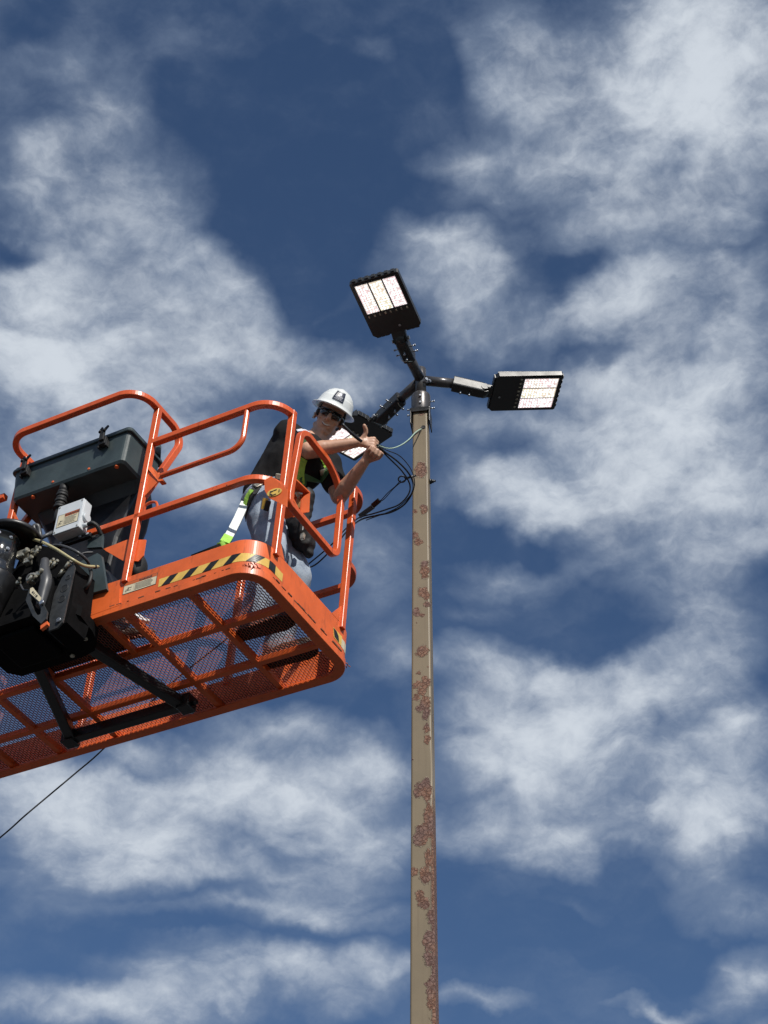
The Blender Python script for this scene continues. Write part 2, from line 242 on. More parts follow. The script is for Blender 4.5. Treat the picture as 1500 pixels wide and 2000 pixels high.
# ------------------------------------------------------------------ geometry helpers
def clusters(me, gap=.0006):
    """pieces of a mesh that stand apart from each other"""
    n = len(me.vertices); par = list(range(n))
    def f(a):
        while par[a] != a: par[a] = par[par[a]]; a = par[a]
        return a
    for e in me.edges:
        a, b = f(e.vertices[0]), f(e.vertices[1])
        if a != b: par[a] = b
    g = {}
    for i in range(n): g.setdefault(f(i), []).append(i)
    bx = []
    for k, ix in g.items():
        cs = [me.vertices[i].co for i in ix]
        bx.append([[min(c[a] for c in cs)-gap for a in range(3)], [max(c[a] for c in cs)+gap for a in range(3)], [k]])
    if len(bx) > 60: return [None]
    ch = True
    while ch:
        ch = False
        for i in range(len(bx)):
            for j in range(i+1, len(bx)):
                if all(bx[i][0][a] <= bx[j][1][a] and bx[j][0][a] <= bx[i][1][a] for a in range(3)):
                    bx[i] = [[min(bx[i][0][a], bx[j][0][a]) for a in range(3)], [max(bx[i][1][a], bx[j][1][a]) for a in range(3)], bx[i][2]+bx[j][2]]
                    del bx[j]; ch = True; break
            if ch: break
    return [set(v for k in b[2] for v in g[k]) for b in bx]
def submesh(me, keep, name):
    idx = {v: i for i, v in enumerate(sorted(keep))}
    r = bpy.data.meshes.new(name)
    ps = [p for p in me.polygons if p.vertices[0] in idx]
    r.from_pydata([me.vertices[v].co[:] for v in sorted(keep)], [], [[idx[v] for v in p.vertices] for p in ps])
    for a, b in zip(r.polygons, ps): a.use_smooth = b.use_smooth
    return r
class Thing:
    """A top-level thing: an Empty at its base, parts given in the frame's own coordinates."""
    def __init__(s, name, label, cat, base, frame=None, group=None):
        s.base = Vector(base); s.frame = frame or Matrix.Identity(4)
        s.e = bpy.data.objects.new(name, None); COL.objects.link(s.e)
        s.e.matrix_world = s.frame @ Matrix.Translation(s.base)
        s.e['label'] = label; s.e['category'] = cat
        if group: s.e['group'] = group
    def part(s, name, me, m, parent=None, label=None, kind=None, smooth=False, local=False):
        if isinstance(me, bmesh.types.BMesh):
            bm = me; me = bpy.data.meshes.new(name); bm.to_mesh(me); bm.free()
        if kind is None and len(me.polygons) < 6000 and (not local or parent is not None):
            pieces = clusters(me)
            if len(pieces) > 1:
                first = None
                for pc in pieces:
                    o_ = s.part(name, submesh(me, pc, name), m, parent, label, 'whole', smooth, local)
                    first = first or o_
                return first
        if kind == 'whole': kind = None
        if not local: me.transform(Matrix.Translation(-s.base))
        if m and not me.materials: me.materials.append(m)
        if smooth:
            for p in me.polygons: p.use_smooth = True
        o = bpy.data.objects.new(name, me); COL.objects.link(o)
        o.parent = parent or s.e
        if parent is not None: pass
        if label: o['label'] = label
        if kind: o['kind'] = kind
        return o
def single(name, label, cat, me, m, frame=None, base=None, smooth=False, kind=None, group=None):
    if isinstance(me, bmesh.types.BMesh):
        bm = me; me = bpy.data.meshes.new(name); bm.to_mesh(me); bm.free()
    base = Vector(base) if base else Vector((0, 0, 0))
    me.transform(Matrix.Translation(-base)); me.materials.append(m)
    if smooth:
        for p in me.polygons: p.use_smooth = True
    o = bpy.data.objects.new(name, me); COL.objects.link(o)
    o.matrix_world = (frame or Matrix.Identity(4)) @ Matrix.Translation(base)
    if label: o['label'] = label
    if cat: o['category'] = cat
    if kind: o['kind'] = kind
    if group: o['group'] = group
    return o
V = Vector
def box(bm, lo, hi, mtx=None, bev=0.0):
    lo, hi = V(lo), V(hi)
    r = bmesh.ops.create_cube(bm, size=1.0)
    vs_ = r['verts']
    for v in vs_:
        v.co = V(((lo.x+hi.x)/2 + v.co.x*(hi.x-lo.x), (lo.y+hi.y)/2 + v.co.y*(hi.y-lo.y), (lo.z+hi.z)/2 + v.co.z*(hi.z-lo.z)))
    if bev:
        es = list({e for v in vs_ for e in v.link_edges})
        rb = bmesh.ops.bevel(bm, geom=es, offset=bev, segments=2, profile=.5, affect='EDGES', clamp_overlap=True)
        vs_ = list({v for f_ in rb['faces'] for v in f_.verts} | {v for v in vs_ if v.is_valid})
    if mtx is not None:
        for v in vs_: v.co = mtx @ v.co
    return vs_
def arcpath(pts, rads, seg=14, closed=False):
    """polyline with filleted corners; rads: radius at each point (0 = sharp)"""
    pts = [V(p) for p in pts]; n = len(pts); out_ = []
    for i, p in enumerate(pts):
        r = rads[i] if isinstance(rads, (list, tuple)) else rads
        if (not closed and i in (0, n-1)) or r <= 0: out_.append(p); continue
        a = (pts[i-1]-p).normalized(); b = (pts[(i+1) % n]-p).normalized()
        ang = a.angle(b); t = r/math.tan(ang/2)
        t = min(t, (pts[i-1]-p).length*.98, (pts[(i+1) % n]-p).length*.98)
        p1, p2 = p+a*t, p+b*t; rr = t*math.tan(ang/2)
        c = p+(a+b).normalized()*(rr/math.sin(ang/2))
        u = (p1-c).normalized(); w_ = (p2-c).normalized(); th = u.angle(w_)
        for k in range(seg+1):
            f_ = k/seg
            out_.append(c+(u*math.sin((1-f_)*th)+w_*math.sin(f_*th))/math.sin(th)*rr)
    return out_
def catmull(pts, seg=6):
    pts = [V(p) for p in pts]; P_ = [pts[0]*2-pts[1]]+pts+[pts[-1]*2-pts[-2]]; o = []
    for i in range(1, len(P_)-2):
        for k in range(seg):
            t = k/seg; a, b, c, d = P_[i-1:i+3]
            o.append(.5*((2*b)+(c-a)*t+(2*a-5*b+4*c-d)*t*t+(3*b-a-3*c+d)*t**3))
    o.append(pts[-1]); return o
def sweep(bm, path, prof, closed=False, up=V((0, 0, 1)), cap=True, scale=None):
    """sweep a closed 2-D profile [(a,b)] along path; a across, b along 'up'"""
    n = len(path); rings = []; prev = None
    for i in range(n):
        p = path[i]
        if closed: t0 = (p-path[i-1]).normalized(); t1 = (path[(i+1) % n]-p).normalized()
        else:
            t0 = (p-path[i-1]).normalized() if i else (path[1]-p).normalized()
            t1 = (path[i+1]-p).normalized() if i < n-1 else t0
        t = (t0+t1).normalized()
        if prev is None:
            u = up-t*up.dot(t)
            if u.length < 1e-4: u = V((0, 1, 0))-t*t.y
        else: u = prev-t*prev.dot(t)
        u.normalize(); prev = u; s = t.cross(u)
        m_ = 1/max(.6, math.sqrt(max(.01, (1+t0.dot(t1))/2)))
        k = scale[i] if scale else 1
        rings.append([bm.verts.new(p+s*(a*m_*k)+u*(b*k)) for a, b in prof])
    m = len(prof)
    for i in range(n if closed else n-1):
        A, B_ = rings[i], rings[(i+1) % n]
        for j in range(m): bm.faces.new((A[j], A[(j+1) % m], B_[(j+1) % m], B_[j]))
    if cap and not closed:
        bm.faces.new(rings[0][::-1]); bm.faces.new(rings[-1])
    return rings
def circ(r, n=10, ry=None): return [(r*math.cos(2*math.pi*k/n), (ry or r)*math.sin(2*math.pi*k/n)) for k in range(n)]
def rsq(w, h, r, s=2):
    o = []
    for cx, cy, a0 in ((1, 1, 0), (-1, 1, 90), (-1, -1, 180), (1, -1, 270)):
        for k in range(s+1):
            a = R(a0+90*k/s); o.append((cx*(w/2-r)+r*math.cos(a), cy*(h/2-r)+r*math.sin(a)))
    return o
SQ = rsq(.037, .037, .0055, 3)
def rail(path, prof=SQ, up=V((0, 0, 1)), closed=False):
    bm = bmesh.new(); sweep(bm, path, prof, closed=closed, up=up); bmesh.ops.recalc_face_normals(bm, faces=bm.faces); return bm
def tube(path, r, n=10, closed=False, bm=None):
    bm_ = bm or bmesh.new(); sweep(bm_, path, circ(r, n), closed=closed, up=V((.13, .21, .97)).normalized()); bmesh.ops.recalc_face_normals(bm_, faces=bm_.faces); return bm_
def cyl(bm, a, b, r, r2=None, n=20, cap=True, bev=False):
    a, b = V(a), V(b); t = (b-a).normalized(); u = t.orthogonal().normalized(); s = t.cross(u)
    r2 = r if r2 is None else r2
    ra = [bm.verts.new(a+(u*math.cos(2*math.pi*k/n)+s*math.sin(2*math.pi*k/n))*r) for k in range(n)]
    rb = [bm.verts.new(b+(u*math.cos(2*math.pi*k/n)+s*math.sin(2*math.pi*k/n))*r2) for k in range(n)]
    for k in range(n):
        f_ = bm.faces.new((ra[k], ra[(k+1) % n], rb[(k+1) % n], rb[k])); f_.smooth = True
    if cap: bm.faces.new(ra[::-1]); bm.faces.new(rb)
    return ra+rb
def prism(bm, poly, off):
    """extrude a planar polygon (3-D points) by vector off"""
    off = V(off); A = [bm.verts.new(V(p)) for p in poly]; B_ = [bm.verts.new(V(p)+off) for p in poly]; n = len(A)
    bm.faces.new(A); bm.faces.new(B_[::-1])
    for i in range(n): bm.faces.new((A[i], B_[i], B_[(i+1) % n], A[(i+1) % n]))
    bmesh.ops.recalc_face_normals(bm, faces=bm.faces)
def loft(bm, rings, cap=True):
    rs = [[bm.verts.new(V(p)) for p in r] for r in rings]
    for A, B_ in zip(rs, rs[1:]):
        m = len(A)
        for j in range(m): bm.faces.new((A[j], A[(j+1) % m], B_[(j+1) % m], B_[j]))
    if cap: bm.faces.new(rs[0][::-1]); bm.faces.new(rs[-1])
    bmesh.ops.recalc_face_normals(bm, faces=bm.faces)
def bolt(bm, a, b, r=.005, head=.009, hn=6):
    a, b = V(a), V(b); t = (b-a).normalized()
    cyl(bm, a, b, r, n=8); cyl(bm, b, b+t*.007, head, n=hn)
def text_mesh(s, size, origin, right, up, bold=0.0, align='LEFT'):
    c = bpy.data.curves.new('lettering', 'FONT'); c.body = s; c.size = size; c.align_x = align; c.offset = bold; c.resolution_u = 2
    o = bpy.data.objects.new('lettering', c); COL.objects.link(o)
    dg = bpy.context.evaluated_depsgraph_get(); me = bpy.data.meshes.new_from_object(o.evaluated_get(dg))
    bpy.data.objects.remove(o); right, up = V(right), V(up)
    for v in me.vertices: v.co = V(origin)+right*v.co.x+up*v.co.y
    return me

# ================================================================== ground
bm = bmesh.new(); bmesh.ops.create_grid(bm, x_segments=8, y_segments=8, size=400)
single('ground', None, None, bm, ASPH, kind='structure')

# ================================================================== the light pole
PX0, PY0 = 0.2093, 8.131  # whole light scaled up about the camera, farther along the line of sight
YAW = R(-9.5)
pole = Thing('street_light', 'tan rust-spotted square pole carrying three lit black floodlights on a dark three-armed bracket', 'street light', (PX0, PY0, 0))
Mz = Matrix.Translation((PX0, PY0, 0)) @ Matrix.Rotation(YAW, 4, 'Z')
bm = bmesh.new()
def pw_at(z): return .0880+(9.387-z)*.0081
zs = [0.25+i*.25 for i in range(38)]; zs[-1] = 9.505
loft(bm, [[(a, b, z) for a, b in rsq(pw_at(z), pw_at(z), .010, 3)] for z in zs])
me = bpy.data.meshes.new('pole'); bm.to_mesh(me); bm.free()
po = pole.part('pole', me, POLEM, local=True); po.rotation_euler = (0, 0, YAW)
bm = bmesh.new(); cyl(bm, (PX0, PY0, -.3), (PX0, PY0, .24), .3, n=40); pole.part('footing', bm, CONC)
bm = bmesh.new(); box(bm, (-.16, -.16, .241), (.16, .16, .262), bev=.004)
for sx in (-1, 1):
    for sy in (-1, 1): cyl(bm, (sx*.125, sy*.125, .262), (sx*.125, sy*.125, .31), .012, n=10)
bm.transform(Mz); pole.part('base_plate', bm, POLEM)
# through bolt and its nut on the right side, grommet hole
bm = bmesh.new(); zb = 8.98; h = pw_at(zb)/2
cyl(bm, (h-.002, 0, zb), (h+.012, 0, zb), .017, n=6); cyl(bm, (h+.01, 0, zb), (h+.024, 0, zb), .012, n=6); cyl(bm, (h, 0, zb), (h+.036, 0, zb), .006, n=8)
bm.transform(Mz); pole.part('through_bolt', bm, BLACK)
bm = bmesh.new(); zb = 9.366; h = pw_at(zb)/2
rr = [V((.019+.011*math.cos(a), -h-.001, zb+.011*math.sin(a))) for a in [2*math.pi*k/14 for k in range(14)]]
tube(rr, .003, 6, closed=True, bm=bm)
bm.transform(Mz); pole.part('wire_grommet', bm, RUBBER)
bm = bmesh.new(); cyl(bm, (.019, -h+.004, zb), (.019, -h-.0015, zb), .0105, n=16); bm.transform(Mz); pole.part('wire_hole', bm, RUBBER)
# bracket sleeve, collar, hub
HZ = 9.795; zt = 9.507; hw = pw_at(9.5)/2+.008
bm = bmesh.new()
box(bm, (-hw-.006, -hw-.006, zt), (hw+.006, hw+.006, zt+.014), bev=.003)
box(bm, (-hw-.006, -hw-.004, zt-.105), (-hw, hw, zt-.0002), bev=.0015)
box(bm, (hw, -hw-.004, zt-.10), (hw+.006, hw, zt-.0002), bev=.0015)
prism(bm, [(-hw, -hw-.006, zt), (hw, -hw-.006, zt), (hw, -hw-.006, zt-.012), (hw*.8, -hw-.006, zt-.018), (-hw*.8, -hw-.006, zt-.018), (-hw, -hw-.006, zt-.014)], (0, .005, 0))
bm.transform(Mz); pole.part('bracket_sleeve', bm, BLACK)
def lathe(bm, cx, cy, prof, n=40):
    rs = [[bm.verts.new((cx+r*math.cos(2*math.pi*k/n), cy+r*math.sin(2*math.pi*k/n), z)) for k in range(n)] for r, z in prof]
    for A, B_ in zip(rs, rs[1:]):
        for k in range(n): bm.faces.new((A[k], A[(k+1) % n], B_[(k+1) % n], B_[k])).smooth = True
    bm.faces.new(rs[0][::-1]); bm.faces.new(rs[-1])
bm = bmesh.new()
lathe(bm, PX0, PY0, [(.0555, zt+.016), (.0565, zt+.018), (.0565, 9.650), (.0555, 9.658), (.050, 9.665), (.036, 9.668)])
pole.part('collar', bm, BRKT)
bm = bmesh.new(); lathe(bm, PX0, PY0, [(.0315, 9.662), (.0315, 9.885), (.030, 9.888), (.010, 9.889)])
pole.part('hub', bm, BRKT)
bm = bmesh.new()
cdir = V((0, -1, 0))
for az in (-95, -10, 172, 80):
    d = V((math.cos(R(az)), math.sin(R(az)), 0))
    for z in ((9.555, 9.610) if az != 172 else (9.56, 9.515)):
        if az == 80: continue
        c = V((PX0, PY0, z)); bolt(bm, c+d*.052, c+d*(.074 if az != -95 else .060), .004, .0065)
for az, dz in ((-60, .0), (-35, .005)):
    d = V((math.cos(R(az)), math.sin(R(az)), 0)); c = V((PX0, PY0, 9.753+dz)); bolt(bm, c+d*.028, c+d*.060, .006, .011)
pole.part('collar_bolt', bm, STEEL)

def lamp(az, tilt, dist, hoff, label, lit=LED, armlen=.190, fitlen=.225, elbow=0.0):
    """az: direction the arm points; the head is a flat box whose lit face looks down"""
    a = R(az); o = V((math.cos(a), math.sin(a), 0)); s = V((-math.sin(a), math.cos(a), 0)); up = V((0, 0, 1))
    hub = V((PX0, PY0, HZ))
    # steel arm of the bracket
    bm = bmesh.new(); cyl(bm, hub+o*.028, hub+o*(armlen+.03), .0305, n=28)
    pole.part('arm', bm, BRKT)
    # head frame
    c = hub+o*dist+up*hoff; t = R(tilt)
    ox = (o*math.cos(t)+up*math.sin(t)); nz = s.cross(ox)*-1
    if nz.z < 0: nz = -nz
    F = Matrix((( ox.x, s.x, nz.x, c.x), (ox.y, s.y, nz.y, c.y), (ox.z, s.z, nz.z, c.z), (0, 0, 0, 1)))
    L_, W_, T_ = .408, .295, .037
    bm = bmesh.new()
    # housing: rim, raised driver box on top, shallow recess for the modules below
    h = T_
    oc = .018
    outline = [(0, -W_/2+oc), (oc, -W_/2), (L_-.008, -W_/2), (L_, -W_/2+.008), (L_, W_/2-.008), (L_-.008, W_/2), (oc, W_/2), (0, W_/2-oc)]
    loft(bm, [[(x, y, .0) for x, y in outline], [(x, y, h-.005) for x, y in outline], [(.004+x*.98, y*.975, h) for x, y in outline]])
    me = bpy.data.meshes.new('floodlight'); bm.to_mesh(me); bm.free()
    fo = pole.part('floodlight', me, LAMPB, local=True, label=label)
    fo.matrix_basis = Matrix.Translation(-V(pole.base)) @ F
    def sub(name, bm_, m, **k):
        x = pole.part(name, bm_, m, parent=fo, local=True, **k); return x
    bm = bmesh.new()   # rim proud of the module plate
    x0, x1 = .178, L_-.022; y0 = W_/2-.026
    for lo, hi in (((x1, -y0-.012, -.006), (x1+.010, y0+.012, -.0002)), ((x0-.012, y0+.002, -.006), (x1-.0002, y0+.012, -.0002)), ((x0-.012, -y0-.012, -.006), (x1-.0002, -y0-.002, -.0002))): box(bm, lo, hi, bev=.0015)
    sub('lens_frame', bm, LAMPB)
    wid = (2*y0-.018)/3
    for i in range(3):
        ya = -y0+i*(wid+.009)
        bm = bmesh.new(); box(bm, (x0, ya, -.005), (x1-.003, ya+wid, -.0003), bev=.0018)
        mo = sub('led_module', bm, lit[i])
        bm = bmesh.new()
        for ix in range(11):
            for iy in range(4):
                if (ix+iy*2+i) % 7 == 0: continue
                cx = x0+.014+ix*(x1-x0-.031)/10; cy = ya+.011+iy*(wid-.022)/3
                v0 = bm.verts.new((cx, cy, -.0085))
                rg = [bm.verts.new((cx+.0055*math.cos(q*math.pi/3), cy+.0055*math.sin(q*math.pi/3), -.0051)) for q in range(6)]
                for q in range(6): bm.faces.new((v0, rg[(q+1) % 6], rg[q])).smooth = True
        pole.part('lens_dome', bm, LEDE, parent=fo, local=True, kind='stuff')
    bm = bmesh.new()   # row of vents / screws between driver box and modules
    for k in range(8):
        y = -y0+.006+k*(2*y0-.012)/7
        box(bm, (x0-.030, y-.007, -.0045), (x0-.016, y+.004 if k % 2 else y+.001, -.0003), bev=.001)
    sub('vent', bm, DULL)
    bm = bmesh.new(); cyl(bm, (.045, .028, -.0002), (.045, .028, -.004), .007, n=14); sub('cover_screw', bm, STEEL)
    bm = bmesh.new()   # cooling fins on top
    for k in range(13):
        y = -W_/2+.020+k*(W_-.040)/12
        prism(bm, [(.02, y-.0018, h), (L_-.02, y-.0018, h), (L_-.03, y-.0018, h+.012), (.05, y-.0018, h+.020), (.02, y-.0018, h+.018)], (0, .0036, 0))
    sub('cooling_fin', bm, LAMPB)
    bm = bmesh.new()   # ribbed end blocks facing the pole
    for sy in (-1, 1):
        for k in range(3):
            ya = sy*(.052+k*.027)
            box(bm, (-.009, min(ya, ya+sy*.025), .004), (-.0002, max(ya, ya+sy*.025), h-.004), bev=.0015)
    sub('end_rib', bm, LAMPB)
    bm = bmesh.new()   # fins at the far end
    for k in range(7):
        y = -W_/2+.03+k*(W_-.06)/6
        box(bm, (L_+.0002, y-.012, .006), (L_+.007, y+.010, h-.007), bev=.001)
    sub('nose_rib', bm, LAMPB)
    # knuckle and slip fitter
    kn = hub+o*(dist-.052)+up*(hoff*.6-.002)
    bm = bmesh.new()
    cyl(bm, kn-s*.028, kn+s*.028, .033, n=26)
    cyl(bm, kn-s*.040, kn-s*.0285, .022, n=18); cyl(bm, kn+s*.0285, kn+s*.040, .022, n=18)
    pole.part('knuckle', bm, LAMPB)
    bm = bmesh.new()
    e0 = hub+o*armlen; e1 = kn
    ax = (e1-e0).normalized(); up2 = (up-ax*up.dot(ax)).normalized()
    path = [e0, e0+ax*.004, e1-ax*.02, e1]
    sweep(bm, path, rsq(.072, .080, .014, 3), up=up2, scale=[.95, 1, 1, .93]); bmesh.ops.recalc_face_normals(bm, faces=bm.faces)
    pole.part('slip_fitter', bm, LAMPB)
    bm = bmesh.new(); pl = rsq(.040, .052, .010, 3)
    nk = c+ox*.001
    sweep(bm, [kn+ox*.016, nk+nz*.018], rsq(.085, .034, .008, 2), up=nz); bmesh.ops.recalc_face_normals(bm, faces=bm.faces)
    pole.part('knuckle_plate', bm, LAMPB)
    bm = bmesh.new()
    for f_ in (.30, .58):
        q = e0.lerp(e1, f_)
        sg = -1
        bolt(bm, q-up2*.038, q-up2*.062, .0042, .0072)
        bolt(bm, q+s*.034, q+s*.060, .0042, .0072)
        if az != 7: bolt(bm, q-s*.034, q-s*.060, .0042, .0072)
    for sg in ((-1, 1) if az != 7 else (1,)):
        bolt(bm, kn+s*sg*.036, kn+s*sg*.046, .008, .013)
        bolt(bm, nk+s*sg*.036-ox*.006+nz*.02, nk+s*sg*.036-ox*.020+nz*.02, .006, .010)
    pole.part('fitter_bolt', bm, STEEL)
    if az != 7:
        q = e0.lerp(e1, .05)
        bm = tube(catmull([q+s*.02-up2*.040, q-up2*.046+ax*.01, q-s*.034-up2*.04+ax*.02, q-s*.045-up2*.01+ax*.035]), .0022, 6)
        pole.part('ground_lead', bm, DULL)
lamp(-111, 5.7, .392, .026, 'floodlight pointing out toward the viewer, topmost of the three')
lamp(7, 9.5, .430, -.053, 'floodlight pointing to the right, its whole lit face in view')
lamp(127, 10.6, .452, -.019, 'floodlight beside the worker, half hidden by his arms')

# ================================================================== boom lift platform
lift = Thing('boom_lift', 'orange aerial boom lift platform with guard rails, mesh floor and dark control console', 'boom lift', (-1.33, .49, 0), MB)  # many coordinates from here on were taken from image pixels
XL, W = -2.66, 0.981
loop = arcpath([(0, 0, 0), (0, W, 0), (XL, W, 0), (XL, 0, 0)], .15, seg=20, closed=True)
def ring_section(prof, name, m):
    """prof: closed list of (out, z), swept round the floor outline"""
    bm = bmesh.new(); n = len(loop); rs = []
    for i in range(n):
        t = (loop[(i+1) % n]-loop[i-1]).normalized(); o = V((t.y, -t.x, 0))
        t0 = (loop[i]-loop[i-1]).normalized(); k = 1/max(.7, math.sqrt((1+t0.dot((loop[(i+1) % n]-loop[i]).normalized()))/2))
        rs.append([bm.verts.new(loop[i]+o*(a*k)+V((0, 0, z))) for a, z in prof])
    m_ = len(prof)
    for i in range(n):
        A, B_ = rs[i], rs[(i+1) % n]
        for j in range(m_): bm.faces.new((A[j], A[(j+1) % m_], B_[(j+1) % m_], B_[j]))
    bmesh.ops.recalc_face_normals(bm, faces=bm.faces)
    return lift.part(name, bm, m)
ring_section([(0, .046), (0, .224), (-.001, .227), (-.004, .227), (-.005, .224), (-.005, .046)], 'toe_board', ORANGE)
ring_section([(.0075, .003), (.0075, .043), (.0055, .0455), (-.006, .0455), (-.006, .009), (-.048, .009), (-.050, .007), (-.050, .001), (-.048, 0), (.0045, 0)], 'floor_edge_angle', ORANGE)
# weld seam / chipped sealant line along the joint
bm = bmesh.new()
for i in range(70):
    x = -.16-i*.036+random.uniform(-.01, .01)
    if random.random() < .55:
        r_ = random.uniform(.003, .009); z = .046+random.uniform(-.002, .004)
        box(bm, (x-r_*2, -.0088, z-r_*.3), (x+r_*2, -.0008, z+r_*.5), bev=.0008)
for i in range(26):
    y = .16+i*.026+random.uniform(-.01, .01)
    if random.random() < .7:
        r_ = random.uniform(.004, .012); z = .047+random.uniform(-.002, .006)
        box(bm, (.0008, y-r_*2, z-r_*.3), (.0088, y+r_*2, z+r_*.6), bev=.0008)
RUSTC = mat('old_sealant', (.15, .06, .03), .8, var=.4, vscale_=40)
lift.part('seam_sealant', bm, RUSTC, kind='stuff')
# floor beams under the mesh
for x in (-.432, -.83, -1.52, -1.91, -2.25):
    bm = bmesh.new(); box(bm, (x-.017, .006, .0145), (x+.017, W-.006, .0515), bev=.003); lift.part('floor_beam', bm, ORANGE)
bm = bmesh.new(); box(bm, (-.995, .006, .0145), (-.961, .344, .0515), bev=.003); lift.part('floor_beam', bm, ORANGE)
for y in (.360, .700):
    bm = bmesh.new(); box(bm, (XL+.006, y-.017, .0125), (-.006, y+.017, .0495), bev=.003); lift.part('floor_beam', bm, ORANGE)
# expanded-metal floor: zig-zag strands that touch their neighbours
bm = bmesh.new()
PXs, PYs = .0158, .031
nx = int((-XL-.02)/PXs); ny = int((W-.02)/(PYs/2))
for i in range(nx):
    x0 = XL+.012+i*PXs; rs = []
    for j in range(ny+1):
        sgn = 1 if j % 2 else -1
        x = x0+sgn*(PXs/4-.0010)*(1 if i % 2 else -1)+0; y = .01+j*PYs/2
        if (x > -.03 and (y < .04 or y > W-.04)): pass
        rs.append([bm.verts.new((x+a, y, z)) for a, z in ((-.0024, .0530), (.0022, .0520), (.0024, .0566), (-.0022, .0582))])
    for A, B_ in zip(rs, rs[1:]):
        for k in range(4): bm.faces.new((A[k], A[(k+1) % 4], B_[(k+1) % 4], B_[k]))
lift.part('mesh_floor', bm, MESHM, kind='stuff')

# rails and posts -------------------------------------------------------
H = 1.205
Z = V((0, 0, 1)); Yv = V((0, 1, 0)); Xv = V((1, 0, 0))
def R_(name, pts, rad, prof=SQ, up=V((0, 0, 1)), m=ORANGE_T): return lift.part(name, rail(arcpath(pts, rad), prof, up), m)
# near side
R_('top_rail', [(-.815, .0, H-.018), (.0, .0, H-.018), (.0, .16, H-.018)], .155)
R_('mid_rail', [(-1.26, .0, .642), (.0, 0, .642), (.0, .16, .642)], .15)
R_('post', [(-.825, 0, .192), (-.825, 0, 1.448)], 0, up=Yv)
R_('post', [(0, .150, .192), (0, .150, H+.002)], 0, up=Yv)
R_('post', [(0, .815, .192), (0, .815, H-.03)], 0, up=Yv)
R_('post', [(-1.762, 0, .192), (-1.762, 0, 1.448)], 0, up=Yv)
R_('post', [(-.83, W, .192), (-.83, W, H-.02)], 0, up=Yv)
R_('post', [(-1.83, W, .192), (-1.83, W, H-.02)], 0, up=Yv)
R_('post', [(XL, .15, .192), (XL, .15, H-.02)], 0, up=Yv)
R_('post', [(XL, .83, .192), (XL, .83, H-.02)], 0, up=Yv)
# far side rails with rounded returns to the end post
R_('top_rail', [(XL, .13, H-.018), (XL, W, H-.018), (0, W, H-.018), (0, .80, H-.018)], .14)
R_('mid_rail', [(XL, .13, .642), (XL, W, .642), (0, W, .642), (0, .80, .642)], .14)
R_('top_rail', [(-1.85, 0, H-.018), (XL, 0, H-.018), (XL, .16, H-.018)], .14)
R_('mid_rail', [(-1.85, 0, .642), (XL, 0, .642), (XL, .16, .642)], .14)
# round drop bar inside the near top rail
RD = circ(.0155, 12)
R_('drop_bar', [(-.195, .0, H-.03), (-.195, .0, .90), (-.715, .0, .90)], .085, prof=RD, up=Yv)
bm = bmesh.new(); prism(bm, [(-.812, -.016, .985), (-.725, -.004, .862), (-.700, .0, .862), (-.700, .0, .872), (-.792, -.004, 1.0)], (0, .036, 0)); lift.part('bar_socket', bm, ORANGE)
bm = bmesh.new(); prism(bm, [(-.806, -.004, .96), (-.715, .0, .880), (-.806, .0, .79)], (0, .006, 0)); lift.part('gusset', bm, ORANGE)
# taller guard round the console: along the top, back into the platform, down and back to the post
guard = arcpath([(-.825, .015, .80), (-.825, .265, 1.455), (-.825, -.185, 1.455), (-1.765, -.185, 1.455), (-1.765, .265, 1.455), (-1.765, .015, .80)], [0, .09, .14, .14, .09, 0])
lift.part('console_guard', rail(guard, SQ, up=V((1, 0, 0))), ORANGE_T)
# small grab loop and D handle
bm = tube(catmull([(-0.7879, 0.0000, 0.6568), (-0.7784, -0.0100, 0.7001), (-0.7402, -0.0100, 0.7111), (-0.7032, -0.0100, 0.6896), (-0.6961, 0.0000, 0.6256)]), .008, 8); lift.part('grab_loop', bm, ORANGE_T)
# end opening: hinged D-shaped gate
gate = arcpath([(.004, .205, .655), (.004, .240, 1.165), (.004, .640, 1.150), (.004, .690, 1.0), (.004, .695, .585), (.004, .212, .595)], [.02, .085, .22, .22, .065, .02], closed=True, seg=8)
lift.part('end_gate', rail(gate, rsq(.035, .035, .0055, 3), up=V((1, 0, 0)), closed=True), ORANGE_T)
# triangular plates where the toe board meets the far end post
bm = bmesh.new(); prism(bm, [(.001, .715, .2255), (.001, .797, .2255), (.001, .797, .335)], (-.004, 0, 0)); lift.part('gusset', bm, ORANGE)
bm = bmesh.new(); prism(bm, [(.001, .169, .2255), (.001, .235, .2255), (.001, .169, .335)], (-.004, 0, 0)); lift.part('gusset', bm, ORANGE)
# lanyard anchor plate with its yellow emblem
A0 = [(-0.0030, -0.0200, 0.5717), (0.0393, -0.0200, 0.5835), (0.0931, -0.0200, 0.5196), (0.1498, -0.0200, 0.4516), (0.1605, -0.0200, 0.3258), (0.1096, -0.0200, 0.3730), (0.0411, -0.0200, 0.4343), (0.0091, -0.0200, 0.4959)]
bm = bmesh.new(); prism(bm, A0, (0, .006, 0)); ap = lift.part('lanyard_anchor_plate', bm, ORANGE)
def disc(cx, cz, rx, rz, y, n=24, rotd=0):
    bm = bmesh.new(); vs_ = [bm.verts.new((cx+rx*math.cos(a)*math.cos(rotd)-rz*math.sin(a)*math.sin(rotd), y, cz+rx*math.cos(a)*math.sin(rotd)+rz*math.sin(a)*math.cos(rotd))) for a in [2*math.pi*k/n for k in range(n)]]
    r = bmesh.ops.extrude_face_region(bm, geom=[bm.faces.new(vs_)])
    for v in [g for g in r['geom'] if isinstance(g, bmesh.types.BMVert)]: v.co.y += .0015
    bmesh.ops.recalc_face_normals(bm, faces=bm.faces); return bm
c0 = V((0.0782, -0.0235, 0.4521)); c1 = V((0.0466, -0.0235, 0.4855))
